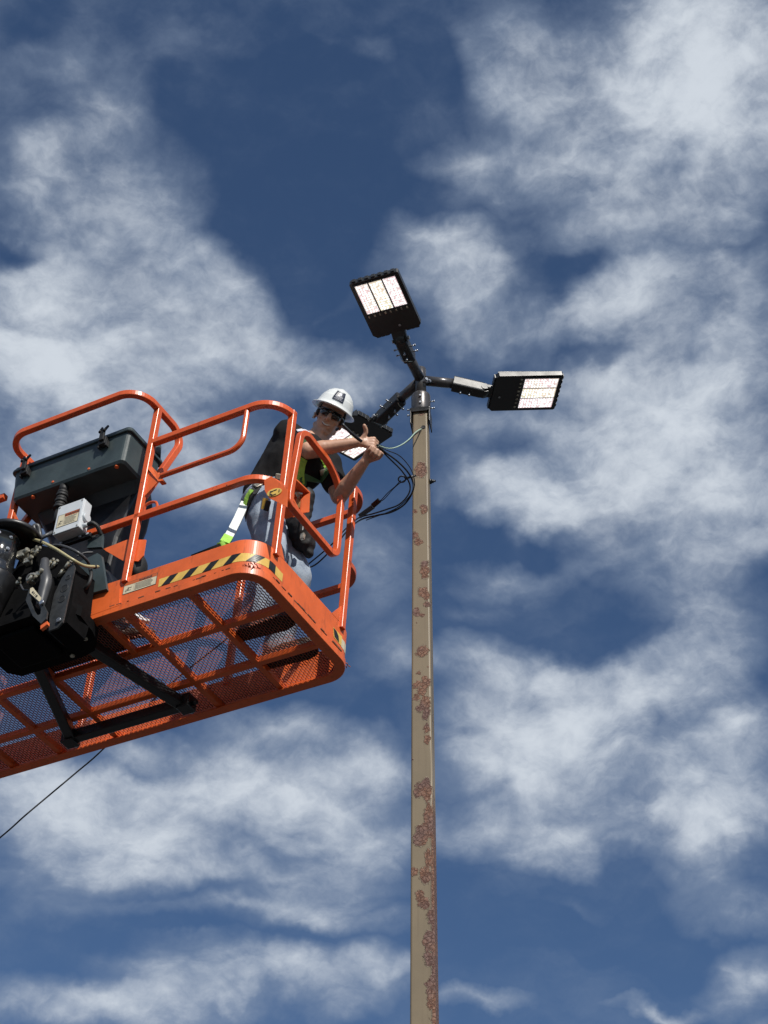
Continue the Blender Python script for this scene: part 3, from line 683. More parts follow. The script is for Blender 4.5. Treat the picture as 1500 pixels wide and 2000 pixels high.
lift.part('anchor_emblem', disc(c0.x-.004, c0.z+.004, .046, .026, -.0235, rotd=R(-12)), YEL, parent=ap)
bm = bmesh.new()
for dx, dz, w_, h_ in ((-.028, .006, .005, .026), (-.020, .014, .016, .005), (-.022, -.006, .012, .005), (.0, .016, .02, .004), (.026, .002, .004, .016), (-.006, -.014, .030, .004)):
    box(bm, (c0.x+dx-w_/2, -.0262, c0.z+dz-h_/2), (c0.x+dx+w_/2, -.0238, c0.z+dz+h_/2))
lift.part('emblem_print', bm, LINE, parent=ap)
# tool tray on the inside of the end post
bm = bmesh.new()
tz0, tz1 = .70, .93
prism(bm, [(-0.0200, 0.2198, 0.8344), (-0.0200, 0.2771, 0.8372), (-0.0200, 0.2810, 0.6936), (-0.0200, 0.2203, 0.6844)], (-.006, 0, 0))
prism(bm, [(-0.0200, 0.2771, 0.8372), (-0.0200, 0.4229, 0.8562), (-0.0200, 0.4245, 0.8463), (-0.0200, 0.2788, 0.8275)], (-.10, 0, 0))
prism(bm, [(-0.0200, 0.4234, 0.8529), (-0.0200, 0.4344, 0.7216), (-0.0200, 0.3608, 0.6558), (-0.0200, 0.3513, 0.7429), (-0.0200, 0.3795, 0.7951)], (-.006, 0, 0))
prism(bm, [(-0.0210, 0.4248, 0.8544), (-0.0210, 0.4358, 0.7231), (-0.0210, 0.4311, 0.7194), (-0.0210, 0.4182, 0.8454)], (-.10, 0, 0))
prism(bm, [(-0.0200, 0.2810, 0.6936), (-0.0200, 0.3608, 0.6558), (-0.0200, 0.3619, 0.6494), (-0.0200, 0.2781, 0.6803)], (-.10, 0, 0))
lift.part('tool_tray', bm, ORANGE)

# decals on the toe board ------------------------------------------------
def band(u0, u1, z0a, z1a, off, m, name, slant=0.0, parent=None, n=1):
    """patch following the toe board; u<0 along the near side, u>0 round the corner and up the end"""
    def at(u):
        r = .15; q = r*math.pi/2
        if u < -q/2: return V((u+q/2-r, 0, 0)), V((0, -1, 0))
        if u > q/2: return V((0, r+(u-q/2), 0)), V((1, 0, 0))
        a = (u+q/2)/q*math.pi/2; d = V((math.sin(a), -math.cos(a), 0)); return V((-r, r, 0))+d*r, d
    bm = bmesh.new(); k = max(2, int(abs(u1-u0)/.012)); G = []
    for j in range(7):
        f_ = j/6; row = []
        for i in range(k+1):
            p, d = at(u0+(u1-u0)*i/k+slant*f_); row.append(bm.verts.new(p+d*off+V((0, 0, z0a+(z1a-z0a)*f_))))
        G.append(row)
    for j in range(6):
        for i in range(k): bm.faces.new((G[j][i], G[j][i+1], G[j+1][i+1], G[j+1][i]))
    return lift.part(name, bm, m, parent=parent)
hz = band(-.600+.032, .205, .083, .136, .0012, YEL, 'hazard_tape')
hz.data.materials[0] = YEL
u = -.548
while u < .17:
    band(u, min(u+.052, .203), .0832, .1358, .0024, BLK, 'hazard_stripe', slant=.046 if u < .06 else (.0 if u < .1 else -.02), parent=hz)
    u += .126
hz2 = [V((.0022, .735, .148)), V((.0022, .752, .092)), V((.0022, .83, .090)), V((.0022, .83, .150))]
def quad(pts, m, name, parent=None, th=None):
    bm = bmesh.new(); bm.faces.new([bm.verts.new(V(p)) for p in pts]); return lift.part(name, bm, m, parent=parent)
h2 = quad([(.0014, .738, .150), (.0014, .752, .094), (.0014, .831, .088), (.0014, .831, .150)], YEL, 'hazard_tape')
quad([(.0026, .742, .146), (.0026, .758, .100), (.0026, .806, .094), (.0026, .796, .128), (.0026, .772, .146)], BLK, 'hazard_stripe', parent=h2)
bm = bmesh.new(); q = [(.0014, .831), ]
cpts = [( -.15+.1515*math.cos(a), W-.15+.1515*math.sin(a)) for a in [R(x) for x in (0, 12, 24, 36, 48)]]
va = [bm.verts.new((x, y, .085)) for x, y in cpts]; vb = [bm.verts.new((x, y, .140)) for x, y in cpts]
for i in range(4): bm.faces.new((va[i], va[i+1], vb[i+1], vb[i]))
lift.part('hazard_tape', bm, CREAM)

def label_plate(o, rt, up, w, h, nrm, header, title=None, parent=None, name='warning_decal', ink=LINE, hm=ORLBL, hfrac=.26, fig=True):
    """flat printed label: cream ground, black border, coloured header, rows of fine print"""
    o, rt, up, nrm = V(o), V(rt).normalized(), V(up).normalized(), V(nrm).normalized()
    def q(x0, y0, x1, y1, lv): return [o+rt*x+up*y+nrm*(.0006*lv) for x, y in ((x0, y0), (x1, y0), (x1, y1), (x0, y1))]
    bm = bmesh.new(); bm.faces.new([bm.verts.new(p) for p in q(-.003, -.003, w+.003, h+.003, 0)]); root = lift.part(name, bm, LINE, parent=parent)
    par = parent or root
    def pt(nm, quads, m):
        bm = bmesh.new()
        for qq in quads: bm.faces.new([bm.verts.new(p) for p in qq])
        lift.part(nm, bm, m, parent=par)
    pt('label_ground', [q(0, 0, w, h, 1)], CREAM)
    fx = w*.32 if fig else .004
    pt('label_header', [q(fx if header == 'part' else 0, h*(1-hfrac), w, h, 2)], hm)
    rows = []; y = h*(1-hfrac)-h*.10
    while y > h*.08:
        rows.append(q(fx+w*.03, y-h*.018, w*random.uniform(.82, .97), y+h*.018, 2)); y -= h*.105
    if fig:
        rows.append(q(fx-.001, .0, fx, h*(1-hfrac), 2))
        rows += [q(fx*.15, h*.20, fx*.75, h*.235, 2), q(fx*.25, h*.1, fx*.3, h*.2, 2), q(fx*.40, h*.235, fx*.5, h*.5, 2), q(fx*.5, h*.42, fx*.8, h*.47, 2), q(fx*.2, h*.3, fx*.4, h*.34, 2)]
    pt('fine_print', rows, ink)
    if title:
        me = text_mesh(title, h*hfrac*.9, o+rt*(w*(.66 if fig else .5))+up*(h*(1-hfrac)+h*hfrac*.15)+nrm*.0024, rt, up, bold=.0006, align='CENTER')
        lift.part('label_lettering', me, LINE, parent=par)
    return root
label_plate((-.826, -.0012, .112), (1, 0, 0), (0, 0, 1), .205, .072, (0, -1, 0), 'full', 'WARNING')

# control console ----------------------------------------------------------
cy = -.06
TL = V((-1.7767, -0.0600, 1.2822)); TR = V((-0.9812, -0.0600, 1.2527)); BL = V((-1.6816, -0.0600, 1.0794)); BR = V((-0.9648, -0.0600, 1.0669))
zt_, zb_ = 1.283, 1.072
xl, xr_ = -1.775, -.945
def rrect(x0, x1, y0, y1, z, r=.03, s=4):
    o = []
    for cx_, cy_, a0 in ((x1-r, y1-r, 0), (x0+r, y1-r, 90), (x0+r, y0+r, 180), (x1-r, y0+r, 270)):
        for k in range(s+1):
            a = R(a0+90*k/s); o.append((cx_+r*math.cos(a), cy_+r*math.sin(a), z))
    return o
bm = bmesh.new()
loft(bm, [rrect(xl+.045, xr_-.030, cy+.016, .235, zb_), rrect(xl+.032, xr_-.018, cy+.007, .245, zb_+.014), rrect(xl+.008, xr_-.006, cy, .25, zt_)])
con = lift.part('control_box', bm, CONSOLE, smooth=False)
bm = bmesh.new()
loft(bm, [rrect(xl-.004, xr_+.008, cy-.012, .262, zt_+.002), rrect(xl-.006, xr_+.010, cy-.014, .264, zt_+.008), rrect(xl-.004, xr_+.008, cy-.012, .262, zt_+.018),
          rrect(xl, xr_+.004, cy-.008, .258, zt_+.020), rrect(xl+.002, xr_, cy-.004, .255, zt_+.036), rrect(xl+.02, xr_-.02, cy+.015, .24, zt_+.048)])
lift.part('lid', bm, CONSOLE, parent=con)
bm = bmesh.new(); cyl(bm, (xr_-.02, .20, zt_+.03), (xr_-.02, .20, zt_+.11), .035, .028, n=18); cyl(bm, (xr_-.10, .12, zt_+.03), (xr_-.10, .12, zt_+.07), .02, n=14)
lift.part('joystick', bm, CONSOLE, parent=con)
for lx in (xl+.115, xr_-.165):
    bm = bmesh.new()
    box(bm, (lx-.022, cy-.034, zt_-.060), (lx+.022, cy-.003, zt_-.006), bev=.004)
    box(bm, (lx-.016, cy-.048, zt_-.040), (lx+.016, cy-.034, zt_+.030), bev=.004)
    for sx in (-1, 1):
        cyl(bm, (lx+sx*.014, cy-.050, zt_+.02), (lx+sx*.020, cy-.030, zt_+.072), .009, .007, n=10)
        box(bm, (lx+sx*.026-.005, cy-.030, zt_-.075), (lx+sx*.026+.005, cy-.002, zt_-.030), bev=.002)
    lift.part('latch', bm, RUBBER, parent=con)
bm = bmesh.new()
loft(bm, [rrect(-1.50, -1.085, .12, .32, .38, .025), rrect(-1.52, -1.06, .12, .33, .70, .03), rrect(-1.58, -1.02, .13, .33, .86, .03), rrect(-1.66, -.975, .14, .29, 1.0, .03), rrect(-1.68, -.965, .10, .24, zb_-.002, .03)])
lift.part('console_pedestal', bm, BLACK, parent=con)
bm = bmesh.new(); loft(bm, [rrect(-1.58, -1.0, .03, .34, .057, .04), rrect(-1.56, -1.02, .05, .33, .30, .04), rrect(-1.50, -1.06, .08, .32, .44, .04)])
lift.part('console_foot', bm, BLACK, parent=con)
bm = bmesh.new()
for x, y in ((-1.60, .02), (-1.02, .02)): cyl(bm, (x, y-.05, zb_-.001), (x, y-.05, zb_-.012), .012, n=10)
for x in (-1.45, -1.2): cyl(bm, (x, cy+.018, zb_+.03), (x, cy+.002, zb_+.03), .007, n=10)
lift.part('rivet', bm, ORANGE, parent=con)
bm = bmesh.new()
for k in range(6): cyl(bm, (-1.39, -.02, .90+k*.022), (-1.39, -.02, .918+k*.022), .030 if k % 2 else .034, n=18)
cyl(bm, (-1.39, -.02, .80), (-1.39, -.02, .90), .020, n=14)
cyl(bm, (-1.39, -.02, 1.03), (-1.39, -.02, 1.075), .026, n=14)
lift.part('cable_gland', bm, RUBBER, parent=con)
# white junction box with warning label
wb0 = V((-1.3101, -0.1000, 0.6167)); wbx = V((-1.1157, -0.1000, 0.6065)); wbz = V((-1.3118, -0.1000, 0.8210))
zlo = (wb0.z+wbx.z)/2; zhi = zlo+.205; x0, x1 = wb0.x, wbx.x-.018
bm = bmesh.new(); box(bm, (x0, -.10, zlo), (x1, -.035, zhi), bev=.006); wbx_o = lift.part('junction_box', bm, WHITEBOX)
bm = bmesh.new(); box(bm, (x0+.001, -.108, zlo+.001), (x1-.001, -.1005, zhi-.001), bev=.003); wl = lift.part('lid', bm, WHITEBOX, parent=wbx_o)
bm = bmesh.new()
for sx in (x0+.013, x1-.013):
    for sz in (zlo+.013, zhi-.013): cyl(bm, (sx, -.1075, sz), (sx, -.1105, sz), .005, n=10)
lift.part('lid_screw', bm, DULL, parent=wbx_o)
label_plate((x0+.018, -.1088, zlo+.045), (1, 0, .0), (0, 0, 1), x1-x0-.036, .085, (0, -1, 0), 'part', 'WARNING', parent=wbx_o, name='label_border')
bm = bmesh.new(); cyl(bm, (x1-.001, -.07, zhi-.12), (x1+.018, -.07, zhi-.12), .026, n=20); cyl(bm, (x1-.001, -.07, zlo+.03), (x1+.03, -.07, zlo+.03), .014, n=14); lift.part('knockout_plug', bm, WHITEBOX, parent=wbx_o, smooth=False)
bm = tube(catmull([(x1+.028, -.07, zlo+.03), (x1+.055, -.068, zlo+.034), (x1+.075, -.045, zlo+.02), (x1+.08, -.01, zlo-.01)]), .012, 10); lift.part('cable_tail', bm, RUBBER)
# black mounting strip in front of the left end of the mid rail
bm = bmesh.new(); box(bm, (x0-.10, -.045, zlo-.03), (x1+.035, -.021, zlo-.002), bev=.002); ms = lift.part('mounting_strip', bm, BLACK)
bm = bmesh.new()
for x in (x0+.02, x1-.03, x1+.02): cyl(bm, (x, -.0451, zlo-.016), (x, -.054, zlo-.016), .009, n=6)
lift.part('strip_bolt', bm, STEEL, parent=ms)
# orange bracket plate behind the post
bm = bmesh.new()
prism(bm, [(-1.0423, 0.0200, 0.5168), (-0.8891, 0.0200, 0.5255), (-0.7577, 0.0200, 0.4772), (-0.7551, 0.0200, 0.3665), (-0.7829, 0.0200, 0.3379), (-0.8894, 0.0200, 0.3796), (-1.0212, 0.0200, 0.4948)], (0, .006, 0)); lift.part('bracket_plate', bm, ORANGE)
bm = bmesh.new()
kc = V((-0.8304, 0.0800, 0.3509)); bmesh.ops.create_uvsphere(bm, u_segments=18, v_segments=12, radius=1.0)
for v in bm.verts: v.co = V((kc.x+v.co.x*.048, kc.y+v.co.y*.06, kc.z+v.co.z*.085+.01*noise.noise(v.co*2)))
lift.part('rubber_bumper', bm, RUBBER, smooth=True)

# platform pivot, rotator and supports ---------------------------------------
bm = bmesh.new()
zt2, zb2 = -.004, -.115
def zpoly(pts, z0, z1):
    bm = bmesh.new(); prism(bm, [(x, y, z0) for x, y in pts], (0, 0, z1-z0)); return bm
lift.part('pivot_block', zpoly([(-1.62, -.24), (-1.20, -.24), (-1.00, -.20), (-.965, -.13), (-.985, .0), (-1.01, .07), (-1.07, .14), (-1.16, .16), (-1.56, .16), (-1.62, .10)], -.075, -.012), GRIMY)
bm = bmesh.new()
box(bm, (-1.50, -.18, -.105), (-1.22, .08, -.076), bev=.01); box(bm, (-1.50, -.22, -.012), (-1.12, -.012, .18), bev=.01)
lift.part('pivot_housing', bm, GRIMY)
for a_, b_ in (((-1.10, .12, -.045), (-.945, .765, -.045)), ((-1.44, .12, -.045), (-1.69, .765, -.045))):
    bm = bmesh.new(); sweep(bm, [V(a_), V(b_)], rsq(.062, .058, .008), up=Z); bmesh.ops.recalc_face_normals(bm, faces=bm.faces); lift.part('support_arm', bm, BLACK)
bm = bmesh.new(); box(bm, (-1.73, .745, -.072), (-.905, .800, -.012), bev=.005); box(bm, (-1.74, .735, -.085), (-1.66, .815, -.0005), bev=.004); box(bm, (-.965, .735, -.085), (-.885, .815, -.0005), bev=.004)
for x in (-1.70, -.925): cyl(bm, (x, .82, -.05), (x, .84, -.05), .018, n=6); cyl(bm, (x-.045, .775, -.05), (x-.06, .775, -.05), .015, n=6)
for x in (-.955, ): cyl(bm, (x+.07, .775, -.05), (x+.10, .775, -.05), .015, n=6)
lift.part('support_crossbar', bm, BLACK)
bm = bmesh.new()
for x, y in ((-1.05, .03), (-1.03, -.02), (-1.05, -.10), (-1.2, .12)): cyl(bm, (x, y, -.0755), (x, y, -.086), .014, n=6)
lift.part('pivot_bolt', bm, DULL)
# worm drive motor: glossy drum under a ring
dc = V((-1.47, -.30, 0))
bm = bmesh.new(); n_ = 40
prof = [(.02, .215), (.088, .222), (.096, .235), (.096, .300), (.092, .304), (.092, .470), (.098, .474), (.098, .490), (.08, .500), (.02, .503)]
rs = [[bm.verts.new((dc.x+r*math.cos(2*math.pi*k/n_), dc.y+r*math.sin(2*math.pi*k/n_), z)) for k in range(n_)] for r, z in prof]
for A, B_ in zip(rs, rs[1:]):
    for k in range(n_): bm.faces.new((A[k], A[(k+1) % n_], B_[(k+1) % n_], B_[k])).smooth = True
bm.faces.new(rs[0][::-1]); bm.faces.new(rs[-1])
dr = lift.part('rotator_motor', bm, GLOSS)
bm = bmesh.new()
for a, z in ((-20, .45), (-22, .37), (-60, .46), (-62, .36)):
    d = V((math.cos(R(a)), math.sin(R(a)), 0)); c = dc+V((0, 0, z)); cyl(bm, c+d*.090, c+d*.099, .010, n=12); cyl(bm, c+d*.099, c+d*.104, .005, n=8)
lift.part('motor_screw', bm, STEEL, parent=dr)
bm = bmesh.new(); prof = [(.098, .503), (.155, .500), (.160, .507), (.160, .522), (.155, .528), (.0, .530)]
prof = [(r if r else .001, z) for r, z in prof]
rs = [[bm.verts.new((dc.x+.03+r*math.cos(2*math.pi*k/n_), dc.y+.04+r*math.sin(2*math.pi*k/n_), z)) for k in range(n_)] for r, z in prof]
for A, B_ in zip(rs, rs[1:]):
    for k in range(n_): bm.faces.new((A[k], A[(k+1) % n_], B_[(k+1) % n_], B_[k])).smooth = True
lift.part('rotator_flange', bm, BLACK)
bm = bmesh.new(); prof = [(.098, .214), (.125, .212), (.128, .200), (.120, .170), (.09, .06), (.08, -.011)]
rs = [[bm.verts.new((dc.x+r*math.cos(2*math.pi*k/n_), dc.y+r*math.sin(2*math.pi*k/n_), z)) for k in range(n_)] for r, z in prof]
for A, B_ in zip(rs, rs[1:]):
    for k in range(n_): bm.faces.new((A[k], A[(k+1) % n_], B_[(k+1) % n_], B_[k])).smooth = True
lift.part('motor_base', bm, BLACK)
# valve body and fittings
bm = bmesh.new()
f0 = V((-1.3491, -0.2500, 0.3751)); f1 = V((-1.3011, -0.3000, 0.1290)); f2 = V((-1.1896, -0.3000, 0.1071)); f3 = V((-1.1856, -0.2000, 0.2910)); f4 = V((-1.0911, -0.2000, 0.1915))
for c, s_ in ((f0, .045), (f0+V((.06, .02, .02)), .03), (f0+V((.05, .0, -.06)), .035), (f2, .035), (f2+V((.04, 0, .03)), .03), (f1+V((.02, 0, 0)), .022)):
    box(bm, c-V((s_*.6, s_*.5, s_*.5)), c+V((s_*.6, s_*.5, s_*.5)), bev=.006)
    cyl(bm, c+V((s_*.5, -.01, 0)), c+V((s_*1.1, -.02, .01)), s_*.35, n=6)
vb_ = lift.part('valve_body', bm, DULL)
bm = bmesh.new()
for c in (f3, f4, f3+V((.03, 0, -.02)), f4+V((.05, -.02, .02)), f2+V((.02, -.03, -.02)), f0+V((.10, 0, -.02))):
    cyl(bm, c-V((.015, .0, .012)), c+V((.018, -.012, .012)), .012, n=6); cyl(bm, c+V((.018, -.012, .012)), c+V((.035, -.018, .014)), .008, n=10)
lift.part('hose_fitting', bm, DULL)
# hydraulic cylinder body, slotted bracket with tag, drilled plate
bm = bmesh.new(); path = catmull([(-1.1690, -0.2600, 0.2676), (-1.1462, -0.2700, 0.1827), (-1.1094, -0.2800, 0.0939), (-1.1107, -0.2800, 0.0098), (-1.1120, -0.2800, -0.0734)])
sweep(bm, path, circ(.028, 18), up=Yv, scale=[.8+.35*math.sin(math.pi*i/(len(path)-1)) for i in range(len(path))]); bmesh.ops.recalc_face_normals(bm, faces=bm.faces)
lift.part('tilt_cylinder', bm, GREYH, smooth=True)
bm = bmesh.new()
outer = [(-1.1649, -0.3300, 0.0254), (-1.0658, -0.3300, -0.0822), (-1.0061, -0.3300, -0.1782), (-1.0031, -0.3300, -0.2216), (-1.0299, -0.3300, -0.2452), (-1.0972, -0.3300, -0.1738), (-1.1716, -0.3300, -0.0460)]
inner = [(-1.1364, -0.3300, -0.0280), (-1.0829, -0.3300, -0.0930), (-1.0517, -0.3300, -0.1465), (-1.0481, -0.3300, -0.1772), (-1.0666, -0.3300, -0.1808), (-1.0990, -0.3300, -0.1371), (-1.1389, -0.3300, -0.0606)]
for dy in (0, .012):
    A = [bm.verts.new(V(p)+V((0, dy, 0))) for p in outer]; B_ = [bm.verts.new(V(p)+V((0, dy, 0))) for p in inner]
    for i in range(7): bm.faces.new((A[i], A[(i+1) % 7], B_[(i+1) % 7], B_[i]))
    if dy == 0: A0_, B0_ = A, B_
for i in range(7):
    j = (i+1) % 7; bm.faces.new((A0_[i], A0_[j], A[j], A[i])); bm.faces.new((B0_[i], B0_[j], B_[j], B_[i]))
bmesh.ops.recalc_face_normals(bm, faces=bm.faces)
sb = lift.part('slotted_bracket', bm, PLATE)
bm = bmesh.new(); t = [(-1.1525, -0.3360, 0.0201), (-1.1364, -0.3360, 0.0212), (-1.0638, -0.3360, -0.0707), (-1.0637, -0.3360, -0.1006), (-1.1487, -0.3360, -0.0115)]; prism(bm, t, (0, .002, 0)); lift.part('serial_tag', bm, CREAM, parent=sb)
ta = V((-1.1346, -0.3375, -0.0107)); tb_ = V((-1.0732, -0.3375, -0.0819)); dr_ = (tb_-ta).normalized(); pr = V((dr_.z, 0, -dr_.x)); 
if pr.z < 0: pr = -pr
bm = bmesh.new()
for k, (w_, h_) in enumerate(((.012, .010), (.006, .012), (.003, .012), (.012, .013))):
    c = ta+dr_*(.008+k*.016)+pr*.003; bm.faces.new([bm.verts.new(c+dr_*a*w_*.5+pr*b*h_*.5) for a, b in ((-1, -1), (1, -1), (1, 1), (-1, 1))])
lift.part('tag_print', bm, LINE, parent=sb)
def holed_plate(poly, holes, y, th, m, name):
    bm = bmesh.new(); prism(bm, [(x, y, z) for x, z in poly], (0, th, 0)); o = lift.part(name, bm, m)
    bm = bmesh.new()
    for x, z, r in holes: cyl(bm, (x, y-.0012, z), (x, y+.001, z), r, n=20)
    lift.part('plate_hole', bm, RUBBER, parent=o)
    bm = bmesh.new()
    for x, z, r in holes:
        ring = [V((x+(r+.002)*math.cos(a), y-.001, z+(r+.002)*math.sin(a))) for a in [2*math.pi*k/20 for k in range(20)]]; tube(ring, .0022, 5, closed=True, bm=bm)
    lift.part('hole_rim', bm, m, parent=o)
    return o
pp = [V((-1.0460, -0.2400, 0.1184)), V((-0.9891, -0.2400, 0.2079)), V((-0.9709, -0.2400, 0.1670)), V((-0.9725, -0.2400, -0.1083)), V((-0.9747, -0.2400, -0.1897)), V((-1.0010, -0.2400, -0.2168)), V((-1.0553, -0.2400, -0.2185)), V((-1.0728, -0.2400, -0.1075)), V((-1.0722, -0.2400, 0.0258))]
h1 = V((-1.0102, -0.2400, 0.0415)); h2_ = V((-1.0118, -0.2400, -0.0285)); h3 = V((-1.0016, -0.2400, 0.1096))
dp = holed_plate([(p.x, p.z) for p in pp], [(h1.x, h1.z, .020), (h2_.x, h2_.z, .018), (h3.x, h3.z, .012)], -.24, .010, PLATE, 'drilled_plate')
bm = bmesh.new(); c = V((-0.9962, -0.2415, -0.1738)); cyl(bm, c, c-V((0, .010, 0)), .014, n=6); c = V((-1.0457, -0.3350, -0.1126)); cyl(bm, c, c-V((0, .012, 0)), .013, n=14); c = V((-1.2159, -0.2000, 0.5257)) ; lift.part('plate_bolt', bm, STEEL)
# flat side plate, lower lug
bm = bmesh.new(); prism(bm, [(-1.0303, -0.3300, -0.2580), (-0.9924, -0.3300, -0.2414), (-0.9878, -0.3300, -0.2624), (-1.0249, -0.3300, -0.2824)], (0, .02, 0)); lift.part('orange_lug', bm, ORANGE)
bm = bmesh.new()
prism(bm, [(-1.6484, -0.2000, 0.3953), (-1.4498, -0.2000, 0.2899), (-1.3086, -0.2000, 0.1195), (-1.2393, -0.2000, -0.0396), (-1.0942, -0.2000, -0.1774), (-0.9853, -0.2000, -0.1576), (-0.9764, -0.2000, -0.0448), (-1.0011, -0.2000, 0.2355), (-1.1284, -0.2000, 0.3688), (-1.3234, -0.2000, 0.4862), (-1.4056, -0.2000, 0.4694), (-1.4304, -0.2000, 0.3536), (-1.6630, -0.2000, 0.4542)], (0, .16, 0)); lift.part('rotator_housing', bm, GRIMY)
# hoses
def hose(pts, r, m, name='hydraulic_hose'): return lift.part(name, tube(catmull(pts, 6), r, 10), m, smooth=True)
hz_ = hose([(-1.3613, -0.2000, 0.5325), (-1.2292, -0.2600, 0.4196), (-1.0877, -0.2800, 0.2997), (-0.9851, -0.2600, 0.2120), (-0.9632, -0.1800, 0.2198), (-0.9598, -0.0800, 0.2870)], .0085, TANH)
hose([(-1.2634, -0.1600, 0.4806), (-1.1357, -0.2000, 0.4033), (-1.0275, -0.1900, 0.3293), (-1.0096, -0.1200, 0.3165), (-1.0334, -0.0600, 0.3178)], .0085, GREYH)
hose([(-0.9958, -0.1000, 0.2744), (-0.9590, -0.1200, 0.1944), (-0.9726, -0.1200, 0.1306), (-1.0511, -0.1000, 0.1212), (-1.0944, -0.0800, 0.0994)], .010, RUBBER)
hose([(-1.1754, -0.2800, 0.1683), (-1.2048, -0.3100, 0.1494), (-1.2181, -0.3100, 0.1198), (-1.1982, -0.3000, 0.0862)], .0055, GREYH)
hose([(-1.2631, -0.3000, 0.1089), (-1.2228, -0.3100, 0.0535), (-1.1998, -0.3000, 0.0495)], .0055, GREYH)
hose([(-1.4177, -0.1200, 0.6372), (-1.4380, -0.1300, 0.6996), (-1.4194, -0.1200, 0.7079), (-1.4093, -0.1000, 0.6570), (-1.3885, -0.1000, 0.5944)], .014, GREYH)
hose([(-1.3793, -0.1500, 0.5669), (-1.3328, -0.1300, 0.6017), (-1.3227, -0.1000, 0.6433)], .011, GREYH)
hose([(-1.1547, -0.0500, 0.4502), (-1.1243, -0.0300, 0.4795), (-1.0913, 0.0000, 0.4941)], .0055, GREYH)
bm = bmesh.new()
for a_, b_ in (((-1.2236, -0.2620, 0.4160), (-1.2088, -0.2640, 0.4020)), ((-0.9638, -0.1100, 0.2659), (-0.9589, -0.1000, 0.2717))): cyl(bm, a_, b_, .012, n=10)
lift.part('hose_clamp', bm, RUBBER)
# sloping dark shrouds behind the drilled plate
bm = bmesh.new(); prism(bm, [(-1.1636, -0.0300, 0.4222), (-1.0334, -0.0300, 0.4466), (-1.0008, -0.0300, 0.4170), (-0.9189, -0.0300, 0.1612), (-1.1638, -0.0300, 0.1767)], (0, .02, 0)); lift.part('shroud_panel', bm, CONSOLE)
bm = bmesh.new(); prism(bm, [(-1.1408, -0.0100, 0.6095), (-1.0455, -0.0100, 0.6107), (-1.0319, -0.0100, 0.5044), (-1.1327, -0.0100, 0.5339)], (0, .02, 0)); lift.part('shroud_panel', bm, CONSOLE)
bm = bmesh.new(); prism(bm, [(-1.7290, -0.0200, 1.0095), (-1.5881, -0.0200, 0.7741), (-1.6159, -0.0200, 0.7394), (-1.6882, -0.0200, 0.8035)], (0, .006, 0)); lift.part('console_bracket', bm, ORANGE)
# rounded end of the doubled toe plate on the left
bm = bmesh.new(); prism(bm, [(-1.1839, -0.0085, 0.1647), (-1.1633, -0.0085, 0.1784), (-0.8529, -0.0085, 0.1816), (-0.8297, -0.0085, 0.0374), (-1.0567, -0.0085, 0.0296), (-1.0724, -0.0085, 0.0586), (-1.1272, -0.0085, 0.0838), (-1.1654, -0.0085, 0.1241)], (0, .0065, 0)); lift.part('doubler_plate', bm, ORANGE)
bm = bmesh.new(); c = V((-1.0522, -0.0086, 0.1232)); cyl(bm, c, c-V((0, .003, 0)), .010, n=14); lift.part('rivet', bm, YEL)
# jib and boom, leaving the picture to the left
bm = bmesh.new(); sweep(bm, [V((-1.60, -.25, .04)), V((-3.1, -.45, -.35))], rsq(.14, .16, .02), up=Z); bmesh.ops.recalc_face_normals(bm, faces=bm.faces); lift.part('jib', bm, ORANGE)
bm = bmesh.new(); sweep(bm, [V((-3.1, -.45, -.45)), V((-9.8, .9, -6.0))], rsq(.24, .30, .03), up=Z); bmesh.ops.recalc_face_normals(bm, faces=bm.faces); lift.part('boom', bm, ORANGE)
bm = bmesh.new(); box(bm, (-11.6, .1, -6.9), (-8.6, 1.9, -5.7), bev=.1); lift.part('turret', bm, ORANGE)
bm = bmesh.new(); box(bm, (-11.8, .0, -7.25), (-8.4, 2.0, -6.95), bev=.05); lift.part('chassis', bm, BLACK)
for x in (-11.3, -8.9):
    for y in (-.25, 1.95):
        bm = bmesh.new(); cyl(bm, (x, y, -7.12), (x, y+.3, -7.12), .42, n=36); cyl(bm, (x, y-.01, -7.12), (x, y+.31, -7.12), .2, n=20); lift.part('wheel', bm, RUBBER)

# ================================================================== the worker
def F_(p): return V(p)
camr = V((.869, .490, .060)); camd = V((-.285, .597, -.750)); camf = V((-.403, .635, .659))
body = Thing('person', 'worker in white hard hat and sunglasses leaning over the end gate, one thumb up', 'person', (-.26, .62, .06), MB)
def cap_(bm, a, b, ra, rb, side=None, flat=1.0, n=16, m=6):
    """tapered capsule; side/flat squash the section along one direction"""
    a, b = V(a), V(b); t = (b-a); L_ = t.length; t.normalize()
    if side is not None:
        s = V(side)-t*V(side).dot(t); s.normalize()
    else: s = t.orthogonal().normalized()
    u = t.cross(s); rings = []
    for k in range(1, m+1): an = math.pi/2*k/m; rings.append((a-t*ra*math.cos(an), ra*math.sin(an)))
    for k in range(0, m): an = math.pi/2*k/m; rings.append((b+t*rb*math.sin(an), rb*math.cos(an)))
    vs0 = bm.verts.new(a-t*ra); prev = None
    for c, r in rings:
        rg = [bm.verts.new(c+(s*math.cos(2*math.pi*k/n)+u*math.sin(2*math.pi*k/n)*flat)*r) for k in range(n)]
        for k in range(n):
            if prev is None: bm.faces.new((vs0, rg[(k+1) % n], rg[k]))
            else: bm.faces.new((prev[k], prev[(k+1) % n], rg[(k+1) % n], rg[k]))
        prev = rg
    ve = bm.verts.new(b+t*rb)
    for k in range(n): bm.faces.new((prev[k], prev[(k+1) % n], ve))
